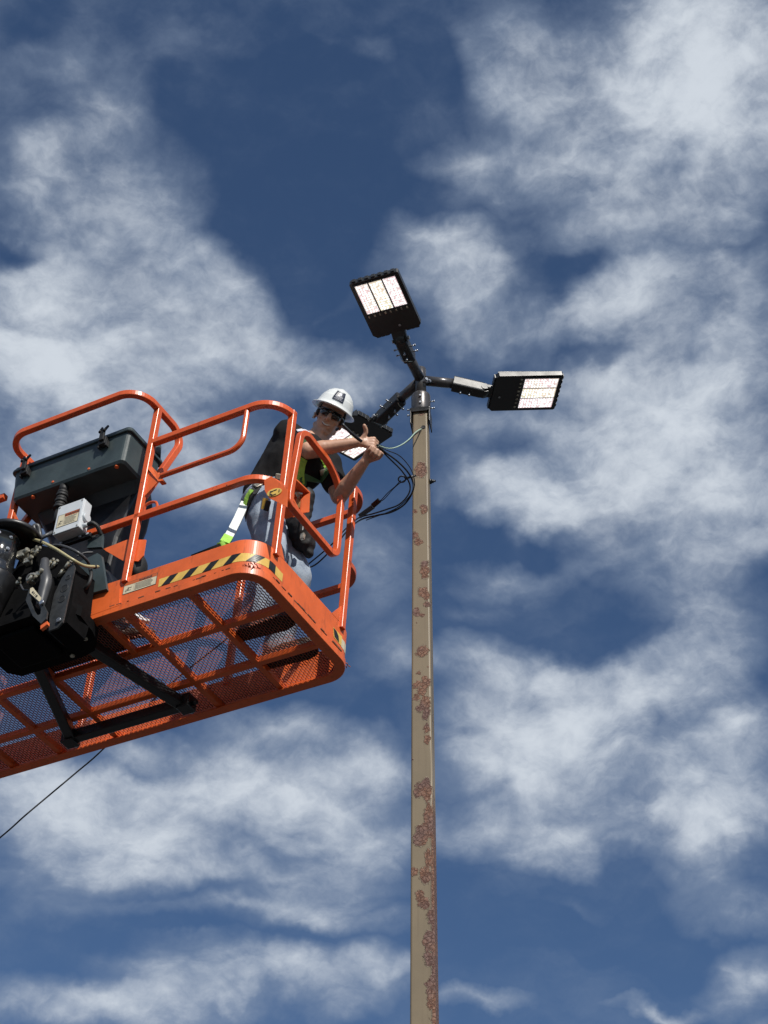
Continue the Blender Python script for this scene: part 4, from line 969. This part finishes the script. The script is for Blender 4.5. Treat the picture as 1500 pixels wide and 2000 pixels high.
def ell(bm, c, r, axes=None, n=20):
    q = bmesh.ops.create_uvsphere(bm, u_segments=n, v_segments=n*2//3, radius=1.0)
    for v in q['verts']:
        x = V((v.co.x*r[0], v.co.y*r[1], v.co.z*r[2]))
        v.co = V(c)+(axes[0]*x.x+axes[1]*x.y+axes[2]*x.z if axes else x)
def fuse(bm, voxel, smooth=3, fac=.5, wr=None):
    """union of closed shapes into one continuous skin"""
    bmesh.ops.recalc_face_normals(bm, faces=bm.faces)
    me = bpy.data.meshes.new('tmp'); bm.to_mesh(me); bm.free()
    o = bpy.data.objects.new('tmp', me); COL.objects.link(o)
    md = o.modifiers.new('r', 'REMESH'); md.mode = 'VOXEL'; md.voxel_size = voxel; md.use_smooth_shade = True
    if smooth: s = o.modifiers.new('s', 'SMOOTH'); s.iterations = smooth; s.factor = fac
    dg = bpy.context.evaluated_depsgraph_get(); r = bpy.data.meshes.new_from_object(o.evaluated_get(dg))
    bpy.data.objects.remove(o); r.materials.clear()
    if wr:
        nrm = [v.normal.copy() for v in r.vertices]
        for v, nn_ in zip(r.vertices, nrm): v.co += nn_*wr(v.co, nn_)
    for p in r.polygons: p.use_smooth = True
    return r
# joints, mostly placed from image pixels on chosen planes
SR, SL = V((-0.2249, 0.4200, 1.3784)), V((-0.0921, 0.6600, 1.3021))
ER, EL = V((-0.0846, 0.4500, 1.2086)), V((-0.0194, 0.7000, 1.0465))
WR_, WL_ = V((0.1657, 0.5600, 1.2656)), V((0.1953, 0.6000, 1.1362))
NB = V((-0.1438, 0.5300, 1.3517)); HC = V((-0.0442, 0.5600, 1.5361))
CH = V((-0.2162, 0.5300, 1.2355)); WA = V((-0.3301, 0.5300, 1.1061)); PE = V((-.370, .535, .965))
HR, HL = PE+V((.02, -.085, -.035)), PE+V((-.02, .085, -.035))
KR, KL = V((-.250, .470, .535)), V((-.240, .700, .540))
AR, AL = V((-.345, .500, .145)), V((-.365, .765, .145))
sh = (SL-SR).normalized()
# head frame: looks toward the viewer, tilted over to his left
hF = (-camf*.95+camr*.06-camd*.14).normalized()
hU = (camr*.43-camd*.90); hU = (hU-hF*hU.dot(hF)).normalized(); hR = hF.cross(hU)*-1   # his left->right across the image
hX = hU.cross(hF).normalized()
bm = bmesh.new()
HX = lambda x, y, z: HC+hX*x+hF*y+hU*z       # x across, y forward, z up
ax3 = (hX, hF, hU)
ell(bm, HX(0, -.012, .030), (.076, .098, .092), ax3, 28)
ell(bm, HX(0, .028, -.030), (.060, .060, .085), ax3, 24)
ell(bm, HX(0, .058, -.092), (.028, .026, .024), ax3, 18)    # chin
cap_(bm, HX(-.052, .0, -.062), HX(-.022, .052, -.092), .020, .018); cap_(bm, HX(.052, .0, -.062), HX(.022, .052, -.092), .020, .018)  # jaw
ell(bm, HX(-.040, .062, -.020), (.022, .016, .020), ax3, 16); ell(bm, HX(.040, .062, -.020), (.022, .016, .020), ax3, 16)           # cheeks
cap_(bm, HX(0, .086, .018), HX(0, .110, -.018), .009, .0145); ell(bm, HX(-.013, .090, -.022), (.009, .010, .008), ax3, 12); ell(bm, HX(.013, .090, -.022), (.009, .010, .008), ax3, 12)  # nose
cap_(bm, HX(-.040, .076, .036), HX(.040, .076, .036), .011, .011)  # brow
cap_(bm, HX(-.026, .072, -.049), HX(.026, .072, -.049), .009, .009); cap_(bm, HX(-.020, .072, -.066), HX(.020, .072, -.066), .009, .009)
for sx in (-1, 1): ell(bm, HX(sx*.080, -.010, -.006), (.008, .018, .031), (hX, (hF*.9+hU*.2).normalized(), hU), 14)
cap_(bm, NB+V((0, 0, -.02)), HX(0, -.020, -.070), .062, .058)
# trunk and limbs
cap_(bm, PE, WA, .125, .115, side=sh, flat=.75); cap_(bm, WA, CH, .115, .150, side=sh, flat=.72); cap_(bm, CH, NB, .145, .08, side=sh, flat=.7)
cap_(bm, SR, SL, .062, .062); 
for S_, E_, W_ in ((SR, ER, WR_), (SL, EL, WL_)):
    cap_(bm, S_, E_, .058, .047); cap_(bm, S_.lerp(E_, .45), S_.lerp(E_, .55), .050, .050); 
    cap_(bm, E_, E_.lerp(W_, .30), .046, .047); cap_(bm, E_.lerp(W_, .28), W_, .046, .028, n=16)
for H_, K_, A_ in ((HR, KR, AR), (HL, KL, AL)):
    cap_(bm, H_, K_, .092, .058); cap_(bm, K_, K_.lerp(A_, .4), .056, .054); cap_(bm, K_.lerp(A_, .35), A_, .054, .034); cap_(bm, A_, A_+V((.12, 0, -.05)), .036, .032)
# hands: palm, four curled fingers, thumb from the side
def hand(W_, fwd, pal, thumb_dir, curl, size=1.0, thumb_up=False):
    """fwd: wrist to knuckles; pal: out of the palm; fingers bend toward pal"""
    fwd = V(fwd).normalized(); pal = V(pal); pal = (pal-fwd*pal.dot(fwd)).normalized(); sd = fwd.cross(pal)
    td = V(thumb_dir)
    if td.dot(sd) < 0: sd = -sd       # sd points toward the thumb side
    kn = W_+fwd*.088*size
    cap_(bm, W_, W_+fwd*.03, .027, .030, side=sd, flat=.72)
    for k in (-1, -.33, .33, 1):
        cap_(bm, W_+fwd*.022+sd*(.012*k), kn+sd*(.029*k), .017, .0125)
    lens = {1: (.042, .026, .020), .33: (.046, .029, .021), -.33: (.043, .027, .020), -1: (.034, .021, .018)}
    for k, ls in lens.items():
        p = kn+sd*(.029*k); ang = 0; r = .0098 if k > -1 else .0085
        for i, l in enumerate(ls):
            ang += curl[i]
            d = fwd*math.cos(R(ang))+pal*math.sin(R(ang))+sd*(.05*k)
            q = p+d.normalized()*l*size; cap_(bm, p, q, r, r*.93, n=10, m=4); p = q; r *= .93
    p = W_+fwd*.030+sd*.026+pal*.006; d1 = (td.normalized()*.9+fwd*.45).normalized(); q = p+d1*.040
    cap_(bm, W_+fwd*.018+sd*.010, q, .017, .0125, n=12)
    if thumb_up: d2 = (td.normalized()*1.0+fwd*.10).normalized(); d3 = (td.normalized()-fwd*.22).normalized()
    else: d2 = (fwd*.9+pal*.35+td.normalized()*.2).normalized(); d3 = (fwd*.8+pal*.6-td.normalized()*.2).normalized()
    q2 = q+d2*.020; cap_(bm, q, q2, .0135, .0125, n=12); cap_(bm, q2, q2+d3*.020, .0125, .0108, n=12)
upim = -camd; outim = -camf
hand(WR_, camr*1.0+camd*.05+outim*.05, camd*.55-outim*.9, upim*1.0-camr*.18+outim*.15, (62, 70, 45), thumb_up=True)
hand(WL_, (camr*.55-camd*.75+outim*.15), outim*.9-upim*.1+camr*.2, camr*.75+upim*.1+outim*.1, (70, 75, 45))
skin_me = fuse(bm, .0048, smooth=4, fac=.5)
bo = body.part('body', skin_me, SKIN)
# clothes -------------------------------------------------------------------
def wrinkle(sc, amp, stretch=V((1, 1, 1))):
    def f_(co, n_):
        q = V((co.x*stretch.x, co.y*stretch.y, co.z*stretch.z))
        a = noise.noise(q*sc); b = noise.noise(q*sc*2.3+V((3.1, 0, 5)))
        return amp*(1-abs(a)*2.2)*.8+amp*.5*b
    return f_
bm = bmesh.new()
cap_(bm, WA+(WA-CH)*.35, WA, .150, .146, side=sh, flat=.78); cap_(bm, WA, CH, .150, .172, side=sh, flat=.78); cap_(bm, CH, NB-V((0, 0, .045)), .168, .095, side=sh, flat=.80)
cap_(bm, SR, SL, .074, .074); cap_(bm, SR.lerp(CH, .4), SR, .11, .072)
cap_(bm, SR, SR.lerp(ER, .62), .073, .066); cap_(bm, SL, SL.lerp(EL, .60), .073, .070)
cap_(bm, SL.lerp(CH, .4), SL, .10, .072)
# loose back of the shirt
cap_(bm, SR+V((-.04, .02, -.03)), WA+V((-.065, -.05, .03)), .060, .070)
cap_(bm, WA+V((-.055, -.04, .02)), WA+V((-.04, -.08, -.03)), .068, .06)
so = body.part('shirt', fuse(bm, .009, smooth=3, wr=wrinkle(14, .006, V((1, 1, .55)))), SHIRT)
bm = bmesh.new()
cap_(bm, PE, WA-V((0, 0, .05)), .142, .132, side=sh, flat=.85)
cap_(bm, HR, KR, .112, .082); cap_(bm, HL, KL, .112, .080); cap_(bm, HR+V((-.03, 0, 0)), HL+V((-.03, 0, 0)), .095, .095)
for K_, A_ in ((KR, AR), (KL, AL)): cap_(bm, K_, A_+V((0, 0, .01)), .080, .074)
jo = body.part('jeans', fuse(bm, .009, smooth=3, wr=wrinkle(11, .007, V((1, 1, .6)))), DENIM)
for A_ in (AR, AL):
    bm = bmesh.new(); c = A_
    cap_(bm, c+V((-.005, 0, .02)), c+V((-.012, 0, -.03)), .052, .052); cap_(bm, c+V((-.03, 0, -.040)), c+V((.19, 0, -.042)), .054, .054, side=V((0, 1, 0)), flat=.75); cap_(bm, c+V((.02, 0, -.02)), c+V((.13, 0, -.045)), .045, .042)
    bb = body.part('boot', fuse(bm, .008, smooth=3), SOLE)
    bm = bmesh.new(); z0 = .0585
    pts = [(c.x-.085, c.y-.036), (c.x-.02, c.y-.040), (c.x+.06, c.y-.044), (c.x+.15, c.y-.050), (c.x+.21, c.y-.034), (c.x+.228, c.y), (c.x+.21, c.y+.034), (c.x+.15, c.y+.050), (c.x+.06, c.y+.044), (c.x-.02, c.y+.040), (c.x-.085, c.y+.036), (c.x-.098, c.y)]
    prism(bm, [(c.x+(x-c.x)*1.08+.015, c.y+(y-c.y)*1.28, z0) for x, y in pts], (0, 0, .030)); body.part('sole', bm, RUBBER, parent=bb)
# hair
bm = bmesh.new(); ell(bm, HX(0, -.026, .034), (.080, .096, .090), ax3, 24); ell(bm, HX(0, -.075, -.035), (.062, .045, .060), ax3, 18)
for sx in (-1, 1): ell(bm, HX(sx*.072, .012, .018), (.012, .022, .030), ax3, 12)
body.part('hair', fuse(bm, .006, smooth=2, wr=wrinkle(60, .003)), HAIR)
# sunglasses
bm = bmesh.new()
for sx in (-1, 1):
    rg = []
    for k in range(18):
        a = 2*math.pi*k/18; x = sx*.034+.030*math.copysign(abs(math.cos(a))**.75, math.cos(a)); z = .012+.0195*math.copysign(abs(math.sin(a))**.8, math.sin(a))-(.004 if math.sin(a) < 0 and x*sx < .02 else 0)
        rg.append((x, z))
    A = [bm.verts.new(HX(x, .099-abs(x)**2*9.0, z)) for x, z in rg]; B_ = [bm.verts.new(HX(x, .094-abs(x)**2*9.0, z)) for x, z in rg]
    ca = bm.verts.new(HX(sx*.034, .104-.034**2*9, .012)); cb = bm.verts.new(HX(sx*.034, .094-.034**2*9, .012))
    for k in range(18):
        j = (k+1) % 18; bm.faces.new((ca, A[k], A[j])); bm.faces.new((cb, B_[j], B_[k])); bm.faces.new((A[k], B_[k], B_[j], A[j]))
bmesh.ops.recalc_face_normals(bm, faces=bm.faces)
gl = body.part('sunglasses', bm, GLASS_D, smooth=True)
bm = bmesh.new()
for sx in (-1, 1): tube(catmull([HX(sx*.060, .068, .022), HX(sx*.074, .040, .024), HX(sx*.084, -.005, .018), HX(sx*.084, -.03, .0)]), .004, 6, bm=bm)
tube(catmull([HX(-.010, .098, .020), HX(0, .102, .022), HX(.010, .098, .020)]), .004, 6, bm=bm)
tube(catmull([HX(x, .102-abs(x)**2*9.0, .033) for x in (-.062, -.03, 0, .03, .062)]), .0035, 6, bm=bm)
body.part('frame', bm, GLASS_D, parent=gl)
# smiling mouth, teeth, stubble
bm = bmesh.new(); tube(catmull([HX(x, .0825-abs(x)**2*14, -.056+abs(x)**2*16) for x in (-.034, -.017, 0, .017, .034)]), .0062, 8, bm=bm); body.part('mouth', bm, LIP, smooth=True)
bm = bmesh.new(); tube(catmull([HX(x, .0850-abs(x)**2*14, -.0555+abs(x)**2*16) for x in (-.024, -.012, 0, .012, .024)]), .0044, 8, bm=bm); body.part('teeth', bm, TEETH, smooth=True)
bm = bmesh.new(); cyl(bm, HX(-.088, .010, -.012), HX(-.086, .018, -.040), .0042, n=8); ell(bm, HX(-.088, .008, -.008), (.006, .007, .008), ax3, 10); body.part('earbud', bm, WHITEBOX, smooth=True)
# hard hat
bm = bmesh.new(); n_ = 48; HT = (0, -.014, .069)
def hat_pt(a, r, z): # a=0 forward; oval, brim longer at the front
    fx = math.sin(a)*.112*r; fy = math.cos(a)*.136*r; return fx, fy
rings = []
prof = [(0.02, .118), (.25, .114), (.5, .102), (.72, .080), (.88, .048), (.97, .012), (1.0, -.004)]
for r, z in prof: rings.append([HX(HT[0]+math.sin(a)*.110*r, HT[1]+math.cos(a)*.134*r, HT[2]+z+.0035*max(0, math.cos(3*a))*(r < .9)) for a in [2*math.pi*k/n_ for k in range(n_)]])
def brim(w0, wf, z, drop): return [HX(HT[0]+math.sin(a)*(.110+w0), HT[1]+math.cos(a)*(.134+w0+wf*max(0, math.cos(a))**1.5), HT[2]+z-drop*max(0, math.cos(a))) for a in [2*math.pi*k/n_ for k in range(n_)]]
rings += [brim(.010, .012, -.010, .004), brim(.021, .026, -.014, .0), brim(.0225, .028, -.017, .001), brim(.021, .026, -.019, .0), brim(.006, .008, -.015, .004)]
rings.append([HX(HT[0]+math.sin(a)*.104, HT[1]+math.cos(a)*.127, HT[2]-.008) for a in [2*math.pi*k/n_ for k in range(n_)]])
rings.append([HX(HT[0]+math.sin(a)*.094, HT[1]+math.cos(a)*.117, HT[2]+.055) for a in [2*math.pi*k/n_ for k in range(n_)]])
loft(bm, rings)
hat = body.part('hard_hat', bm, HATM, smooth=True)
def hat_surf(ang, h):  # surface point at azimuth ang and height h above rim
    for (r0, z0), (r1, z1) in zip(prof, prof[1:]):
        if z1 <= h <= z0: r = r0+(r1-r0)*(z0-h)/(z0-z1); break
    return HX(HT[0]+math.sin(ang)*.110*r, HT[1]+math.cos(ang)*.134*r, HT[2]+h)
def sticker(a0, a1, h0, h1, off, m, name, parent):
    bm = bmesh.new(); G = []
    for i in range(7):
        row = []
        for j in range(7):
            a = a0+(a1-a0)*i/6; h = h0+(h1-h0)*j/6; p = hat_surf(a, h); c = HX(0, -.008, .06); row.append(bm.verts.new(p+(p-c).normalized()*off))
        G.append(row)
    for i in range(6):
        for j in range(6): bm.faces.new((G[i][j], G[i+1][j], G[i+1][j+1], G[i][j+1]))
    bmesh.ops.recalc_face_normals(bm, faces=bm.faces); return body.part(name, bm, m, parent=parent)
sticker(R(-17), R(21), .022, .084, .003, NAVY, 'hat_sticker', hat)
for a0, a1, h0, h1 in ((-3, 7, .062, .074), (2, 9, .056, .062), (-11, 15, .048, .0505), (-12, 14, .042, .0445), (-9, 12, .036, .0385), (-13, 16, .030, .0315)): sticker(R(a0), R(a1), h0, h1, .0042, PALE, 'sticker_print', hat)
# harness: webbing ribbons over the shirt
from mathutils.bvhtree import BVHTree
def bvh_of(*obs):
    vs_, fs_ = [], []
    for o in obs:
        b0 = len(vs_); vs_ += [v.co+V(body.base) for v in o.data.vertices]; fs_ += [[i+b0 for i in p.vertices] for p in o.data.polygons]
    return BVHTree.FromPolygons(vs_, fs_)
BV = bvh_of(so, jo)
def ribbon(pts, w, m, name, off=.004, th=.003, snap=True, owner=body, parent=None, seg=5):
    P_ = catmull(pts, seg); bm = bmesh.new(); A = []
    nr = []
    Q = []
    for p in P_:
        if snap:
            loc, n_, i_, d = BV.ray_cast(p-camf*1.5, camf)  # points pushed along the camera's viewing direction onto the cloth
            if loc is None: loc, n_, i_, d = BV.find_nearest(p)
            Q.append(loc+n_*off); nr.append(n_)
        else: Q.append(p); nr.append(-camf)
    for i, p in enumerate(Q):
        t = (Q[min(i+1, len(Q)-1)]-Q[max(i-1, 0)]).normalized(); n_ = (nr[i]-t*nr[i].dot(t)).normalized(); s = t.cross(n_)
        A.append([bm.verts.new(p+s*w/2), bm.verts.new(p+s*w/2+n_*th), bm.verts.new(p-s*w/2+n_*th), bm.verts.new(p-s*w/2)])
    for X, Y in zip(A, A[1:]):
        for k in range(4): bm.faces.new((X[k], X[(k+1) % 4], Y[(k+1) % 4], Y[k]))
    bm.faces.new(A[0]); bm.faces.new(A[-1][::-1]); bmesh.ops.recalc_face_normals(bm, faces=bm.faces)
    return owner.part(name, bm, m, parent=parent)
har = ribbon([(-0.0095, 0.2860, 0.9938), (-0.0333, 0.3040, 0.9619), (-0.0515, 0.3293, 0.9263), (-0.0648, 0.3636, 0.8850)], .050, HIVIS, 'harness')
ribbon([(0.0762, 0.3238, 1.0098), (0.0875, 0.3512, 0.9904), (0.0988, 0.3785, 0.9710)], .048, HIVIS, 'chest_strap', parent=har)
ribbon([(0.0554, 0.4490, 1.0586), (0.0164, 0.4863, 1.0291), (-0.0242, 0.5037, 1.0026), (-0.0863, 0.5474, 0.9679)], .042, WEBG, 'chest_strap', parent=har)
ribbon([(0.0048, 0.2768, 1.1633), (-0.0265, 0.2908, 1.1305), (-0.0521, 0.3186, 1.0880)], .045, WEBG, 'shoulder_strap', parent=har)
ribbon([(-0.0459, 0.2542, 1.1843), (-0.0127, 0.2687, 1.1907), (0.0084, 0.2891, 1.1840)], .022, PALE, 'shoulder_strap', parent=har)
ribbon([(-0.2850, 0.2499, 0.8598), (-0.2355, 0.2611, 0.8793), (-0.1762, 0.2967, 0.8814), (-0.1232, 0.3454, 0.8669), (-0.0637, 0.4124, 0.8387), (-0.0589, 0.4832, 0.8493)], .055, WEBB, 'waist_belt', parent=har)
ribbon([(-0.2658, 0.2608, 0.8611), (-0.3080, 0.2789, 0.8178), (-0.3429, 0.3010, 0.7751), (-0.3699, 0.3319, 0.7288)], .045, WEBB, 'leg_strap', parent=har)
ribbon([(-0.2937, 0.2618, 0.8430), (-0.3263, 0.2727, 0.8125), (-0.3486, 0.2936, 0.7787)], .034, HIVIS, 'leg_strap', parent=har, off=.009)
bm = bmesh.new()
for c in ((-0.1762, 0.3118, 0.9426), (-0.3018, 0.3258, 0.9282), (0.0589, 0.3790, 0.9460)):
    loc, n_, i_, d = BV.ray_cast(V(c)-camf*1.5, camf)
    if loc is None: loc, n_, i_, d = BV.find_nearest(V(c))
    u = n_.orthogonal().normalized(); w_ = n_.cross(u); loc = loc+n_*.010
    Mx = Matrix(((u.x, w_.x, n_.x, loc.x), (u.y, w_.y, n_.y, loc.y), (u.z, w_.z, n_.z, loc.z), (0, 0, 0, 1))); box(bm, (-.020, -.016, -.004), (.020, .016, .006), mtx=Mx, bev=.003)
body.part('buckle', bm, DULL, parent=har)

# things he carries -----------------------------------------------------------
# tool pouch hanging on the right hip
pouch = Thing('tool_pouch', 'bulging black nylon tool pouch hanging at the worker\'s hip', 'tool pouch', (-0.1584, 0.5953, 0.6802), MB)
bm = bmesh.new(); cap_(bm, (-0.1021, 0.5214, 0.9530), (-0.1448, 0.5583, 0.8305), .034, .042); cap_(bm, (-0.1572, 0.5196, 0.8602), (-0.1647, 0.5932, 0.7543), .040, .060); cap_(bm, (-0.1616, 0.5738, 0.7749), (-0.1564, 0.6269, 0.6965), .060, .050); cap_(bm, (-0.1588, 0.6256, 0.6964), (-0.1497, 0.6511, 0.6470), .042, .028); cap_(bm, (-0.1941, 0.5517, 0.8067), (-0.1928, 0.6197, 0.7116), .045, .040)
pb_ = pouch.part('bag', fuse(bm, .008, smooth=3, wr=wrinkle(16, .008)), POUCH)
bm = bmesh.new(); c = V((-0.1243, 0.5457, 0.6730)); box(bm, c-V((.012, .01, .02)), c+V((.012, .01, .02)), bev=.004); pouch.part('clip', bm, DULL)
bm = tube(catmull([(-0.1243, 0.4826, 0.8553), (-0.0984, 0.4981, 0.7652), (-0.1141, 0.5243, 0.7000)]), .003, 6); pouch.part('zip_cord', bm, WEBW)
# lanyard from the back of the harness down over the toe board
lan = Thing('lanyard', 'grey and lime shock-absorbing lanyard running from the harness down over the toe board', 'lanyard', (-0.6468, 0.5825, 0.9248), MB)
ribbon([(-0.4172, 0.3800, 0.8854), (-0.3649, 0.2800, 0.6932), (-0.3101, 0.1700, 0.4924), (-0.2851, 0.1100, 0.3800)], .045, WEBW, 'energy_absorber', snap=False, owner=lan, th=.016)
ribbon([(-0.2856, 0.1100, 0.3837), (-0.2745, 0.0800, 0.3286), (-0.2661, 0.0600, 0.2927)], .050, HIVIS, 'end_cover', snap=False, owner=lan, th=.018)
ribbon([(-0.2633, 0.0600, 0.2952), (-0.2737, 0.0500, 0.2809), (-0.2886, 0.0450, 0.2756)], .040, HIVIS, 'end_cover', snap=False, owner=lan, th=.012)
ribbon([(-0.2697, 0.0450, 0.2756), (-0.3105, 0.0300, 0.2548), (-0.3647, 0.0200, 0.2393), (-0.4232, 0.0150, 0.2291)], .030, WEBB, 'webbing', snap=False, owner=lan, th=.004)
# pocket knife / light clipped on the belt
tl = Thing('utility_knife', 'yellow and black utility knife clipped to the worker\'s front belt', 'knife', (-0.2265, 0.3237, 0.7487), MB)
bm = bmesh.new(); a_, b_ = V((-0.2201, 0.3004, 0.7902)), V((-0.2469, 0.3312, 0.7441)); sweep(bm, [a_, b_], rsq(.030, .020, .005), up=-camf); bmesh.ops.recalc_face_normals(bm, faces=bm.faces); tl.part('handle', bm, YPLAS)
bm = bmesh.new(); a_, b_ = V((-0.2051, 0.3107, 0.7742)), V((-0.2351, 0.3354, 0.7320)); sweep(bm, [a_, b_], rsq(.028, .022, .005), up=-camf); bmesh.ops.recalc_face_normals(bm, faces=bm.faces); tl.part('holster', bm, RUBBER)
# hammer in the tool tray
hm = Thing('hammer', 'claw hammer with a wooden handle standing in the orange tool tray', 'hammer', (-0.0719, 0.4004, 0.7693), MB)
bm = bmesh.new(); a_, b_ = V((-0.0646, 0.3885, 0.8308)), V((-0.0842, 0.4167, 0.7613)); sweep(bm, [a_, b_], rsq(.022, .016, .005), up=-camf); bmesh.ops.recalc_face_normals(bm, faces=bm.faces); hm.part('handle', bm, WOOD)
bm = bmesh.new(); cyl(bm, (-0.0762, 0.3651, 0.8311), (-0.0498, 0.3925, 0.8209), .011, .013, n=12); cyl(bm, (-0.0714, 0.3740, 0.8254), (-0.0657, 0.4002, 0.8037), .010, n=8); hm.part('hammer_head', bm, DULL)
# clear bottle lying on the mesh by the console foot
bt = Thing('water_bottle', 'crumpled clear plastic bottle lying on the mesh floor by the console', 'bottle', (-.90, .16, .058), MB)
bm = bmesh.new(); sweep(bm, [V((-.96, .10, .095)), V((-.90, .15, .095)), V((-.86, .19, .095)), V((-.84, .205, .095)), V((-.825, .22, .095))], circ(.034, 12), up=Z, scale=[.9, 1, .95, .5, .4]); bmesh.ops.recalc_face_normals(bm, faces=bm.faces)
for v in bm.verts: v.co += V((noise.noise(v.co*60), noise.noise(v.co*61+V((1, 1, 1))), noise.noise(v.co*62)))*.006
bt.part('bottle_body', bm, LIDP)
bm = bmesh.new(); cyl(bm, (-.827, .219, .095), (-.815, .230, .095), .016, n=14); bt.part('bottle_cap', bm, WHITEBOX)
# gloves / rag lump beside it
bm = bmesh.new(); cap_(bm, (-.98, .26, .090), (-.86, .30, .085), .030, .026); cap_(bm, (-1.02, .17, .085), (-.99, .28, .085), .026, .022)
single('work_glove', 'dark work glove lying on the mesh floor beside the clear bottle', 'glove', fuse(bm, .008, smooth=3, wr=wrinkle(20, .006)), SOLE, frame=MB, base=(-.94, .25, .06))

# ================================================================== cables
cb = Thing('power_cable', 'black power cables looped beside the pole and trailing away below the orange platform', 'cable', (.30, .77, .87), MB)
c1 = [(0.2706, 0.5923, 1.2343), (0.2899, 0.6521, 1.2189), (0.3172, 0.7377, 1.2138), (0.3349, 0.8246, 1.2016), (0.3344, 0.8931, 1.1808), (0.3258, 0.9145, 1.1246), (0.2618, 0.9411, 1.0749), (0.1875, 0.9316, 1.0385), (0.0991, 0.9142, 1.0315), (-0.0112, 0.9300, 1.0550), (-0.1958, 1.0869, 1.1702), (-0.3710, 1.2302, 1.2283), (-0.5363, 1.3048, 1.2070), (-0.6361, 1.2898, 1.1603), (-0.8029, 1.3035, 1.0450), (-1.1393, 1.3086, 0.8339), (-1.5237, 1.3681, 0.6930), (-1.8365, 1.3882, 0.4819), (-2.0471, 1.4059, 0.3359), (-2.1828, 1.4080, 0.2507), (-2.2927, 1.3459, 0.0915), (-2.3997, 1.2838, -0.0660), (-2.5055, 1.2252, -0.2261), (-2.6982, 1.0259, -0.6074), (-3.2503, 0.9777, -0.8991), (-4.2, 1.0, -3.2), (-4.4, 1.1, -7.4)]  # cable points come from image pixels at chosen depths from the camera
cb.part('trailing_cable', tube(catmull(c1, 7), .0050, 8), CABLE, smooth=True)
c2 = [(0.2698, 0.6005, 1.2260), (0.2921, 0.6959, 1.2083), (0.3179, 0.7981, 1.1864), (0.3193, 0.8869, 1.1624), (0.3019, 0.9118, 1.1125), (0.2409, 0.9207, 1.0666), (0.1667, 0.9091, 1.0475), (0.0899, 0.9004, 1.0392), (-0.0212, 0.9177, 1.0607), (-0.2069, 1.0762, 1.1737), (-0.3980, 1.2173, 1.2243), (-0.6256, 1.2819, 1.1743)]
cb.part('cable_loop', tube(catmull(c2, 7), .0044, 8), CABLE, smooth=True)
c3 = [(0.2665, 0.5943, 1.2299), (0.2968, 0.6664, 1.2397), (0.3299, 0.7401, 1.2496), (0.3500, 0.8243, 1.2263), (0.3575, 0.8698, 1.1719), (0.3387, 0.9024, 1.1289), (0.2863, 0.9247, 1.0906), (0.2040, 0.9301, 1.0501), (0.0255, 0.9268, 1.0350)]
cb.part('cable_loop', tube(catmull(c3, 7), .0028, 8), CABLE, smooth=True)
c4 = [(0.1684, 0.3828, 1.2523), (0.1963, 0.4347, 1.2194), (0.2111, 0.4831, 1.2122), (0.2178, 0.5163, 1.2146)]
cb.part('lamp_lead', tube(catmull(c4, 6), .009, 10), CABLE, smooth=True)
gw = single('green_wire', 'pale green ground wire curving from the worker\'s hand into the hole in the pole', 'wire', tube(catmull([(0.3399, 0.9409, 1.6240), (0.3593, 0.8815, 1.5564), (0.3642, 0.8310, 1.4867), (0.3538, 0.7869, 1.4014), (0.3298, 0.7326, 1.3176), (0.2996, 0.6761, 1.2624), (0.2739, 0.5985, 1.2304)], 7), .0034, 8), GREENW, frame=MB, base=(.47, .60, 1.2), smooth=True)
bm = tube(catmull([(0.3383, 0.9444, 1.6195), (0.3500, 0.8873, 1.5451), (0.3551, 0.8368, 1.4755), (0.3463, 0.7892, 1.3945), (0.3241, 0.7315, 1.3151), (0.2954, 0.6716, 1.2642), (0.2755, 0.5951, 1.2347)], 7), .0034, 8)
single('black_wire', 'thin black wire paired with the pale green wire at the pole', 'wire', bm, CABLE, frame=MB, base=(.46, .6, 1.2), smooth=True)
ev = Thing('tie_wire', 'twisted wire tie hooked through the eye bolt on the pole and clipped to the cables', 'wire tie', (.40, .69, 1.0), MB)
ring = [V((0.2893, 0.8505, 1.1791))+camr*.020*math.cos(a)+camd*.017*math.sin(a) for a in [2*math.pi*k/18 for k in range(18)]]
ev.part('eye_ring', tube(ring, .0042, 8, closed=True), BLACK, smooth=True)
ev.part('eye_shank', tube(catmull([(0.3075, 0.8586, 1.1824), (0.3298, 0.8647, 1.1902), (0.3544, 0.8890, 1.2122)], 4), .006, 8), BLACK, smooth=True)
ev.part('wire_strand', tube(catmull([(0.2827, 0.8511, 1.1745), (0.2456, 0.8561, 1.1469), (0.1931, 0.8696, 1.1321), (0.1379, 0.8882, 1.1107), (0.0958, 0.8990, 1.1049)], 6), .0026, 6), CABLE, smooth=True)
ev.part('wire_strand', tube(catmull([(0.3514, 0.8725, 1.1959), (0.2852, 0.8590, 1.1684), (0.2316, 0.8591, 1.1355), (0.1625, 0.8806, 1.1028), (0.1016, 0.9001, 1.1074), (0.0315, 0.9471, 1.1101)], 6), .0026, 6), CABLE, smooth=True)
bm = bmesh.new(); sweep(bm, [V((0.1304, 0.8840, 1.1102)), V((0.0809, 0.8971, 1.0975))], rsq(.030, .014, .004), up=-camf); bmesh.ops.recalc_face_normals(bm, faces=bm.faces); ev.part('wire_clamp', bm, BLACK)
bm = bmesh.new(); sweep(bm, [V((0.0752, 0.9069, 1.0998)), V((-0.0561, 0.9844, 1.1420))], rsq(.028, .012, .004), up=-camf); bmesh.ops.recalc_face_normals(bm, faces=bm.faces); ev.part('cable_grip', bm, BLACK)
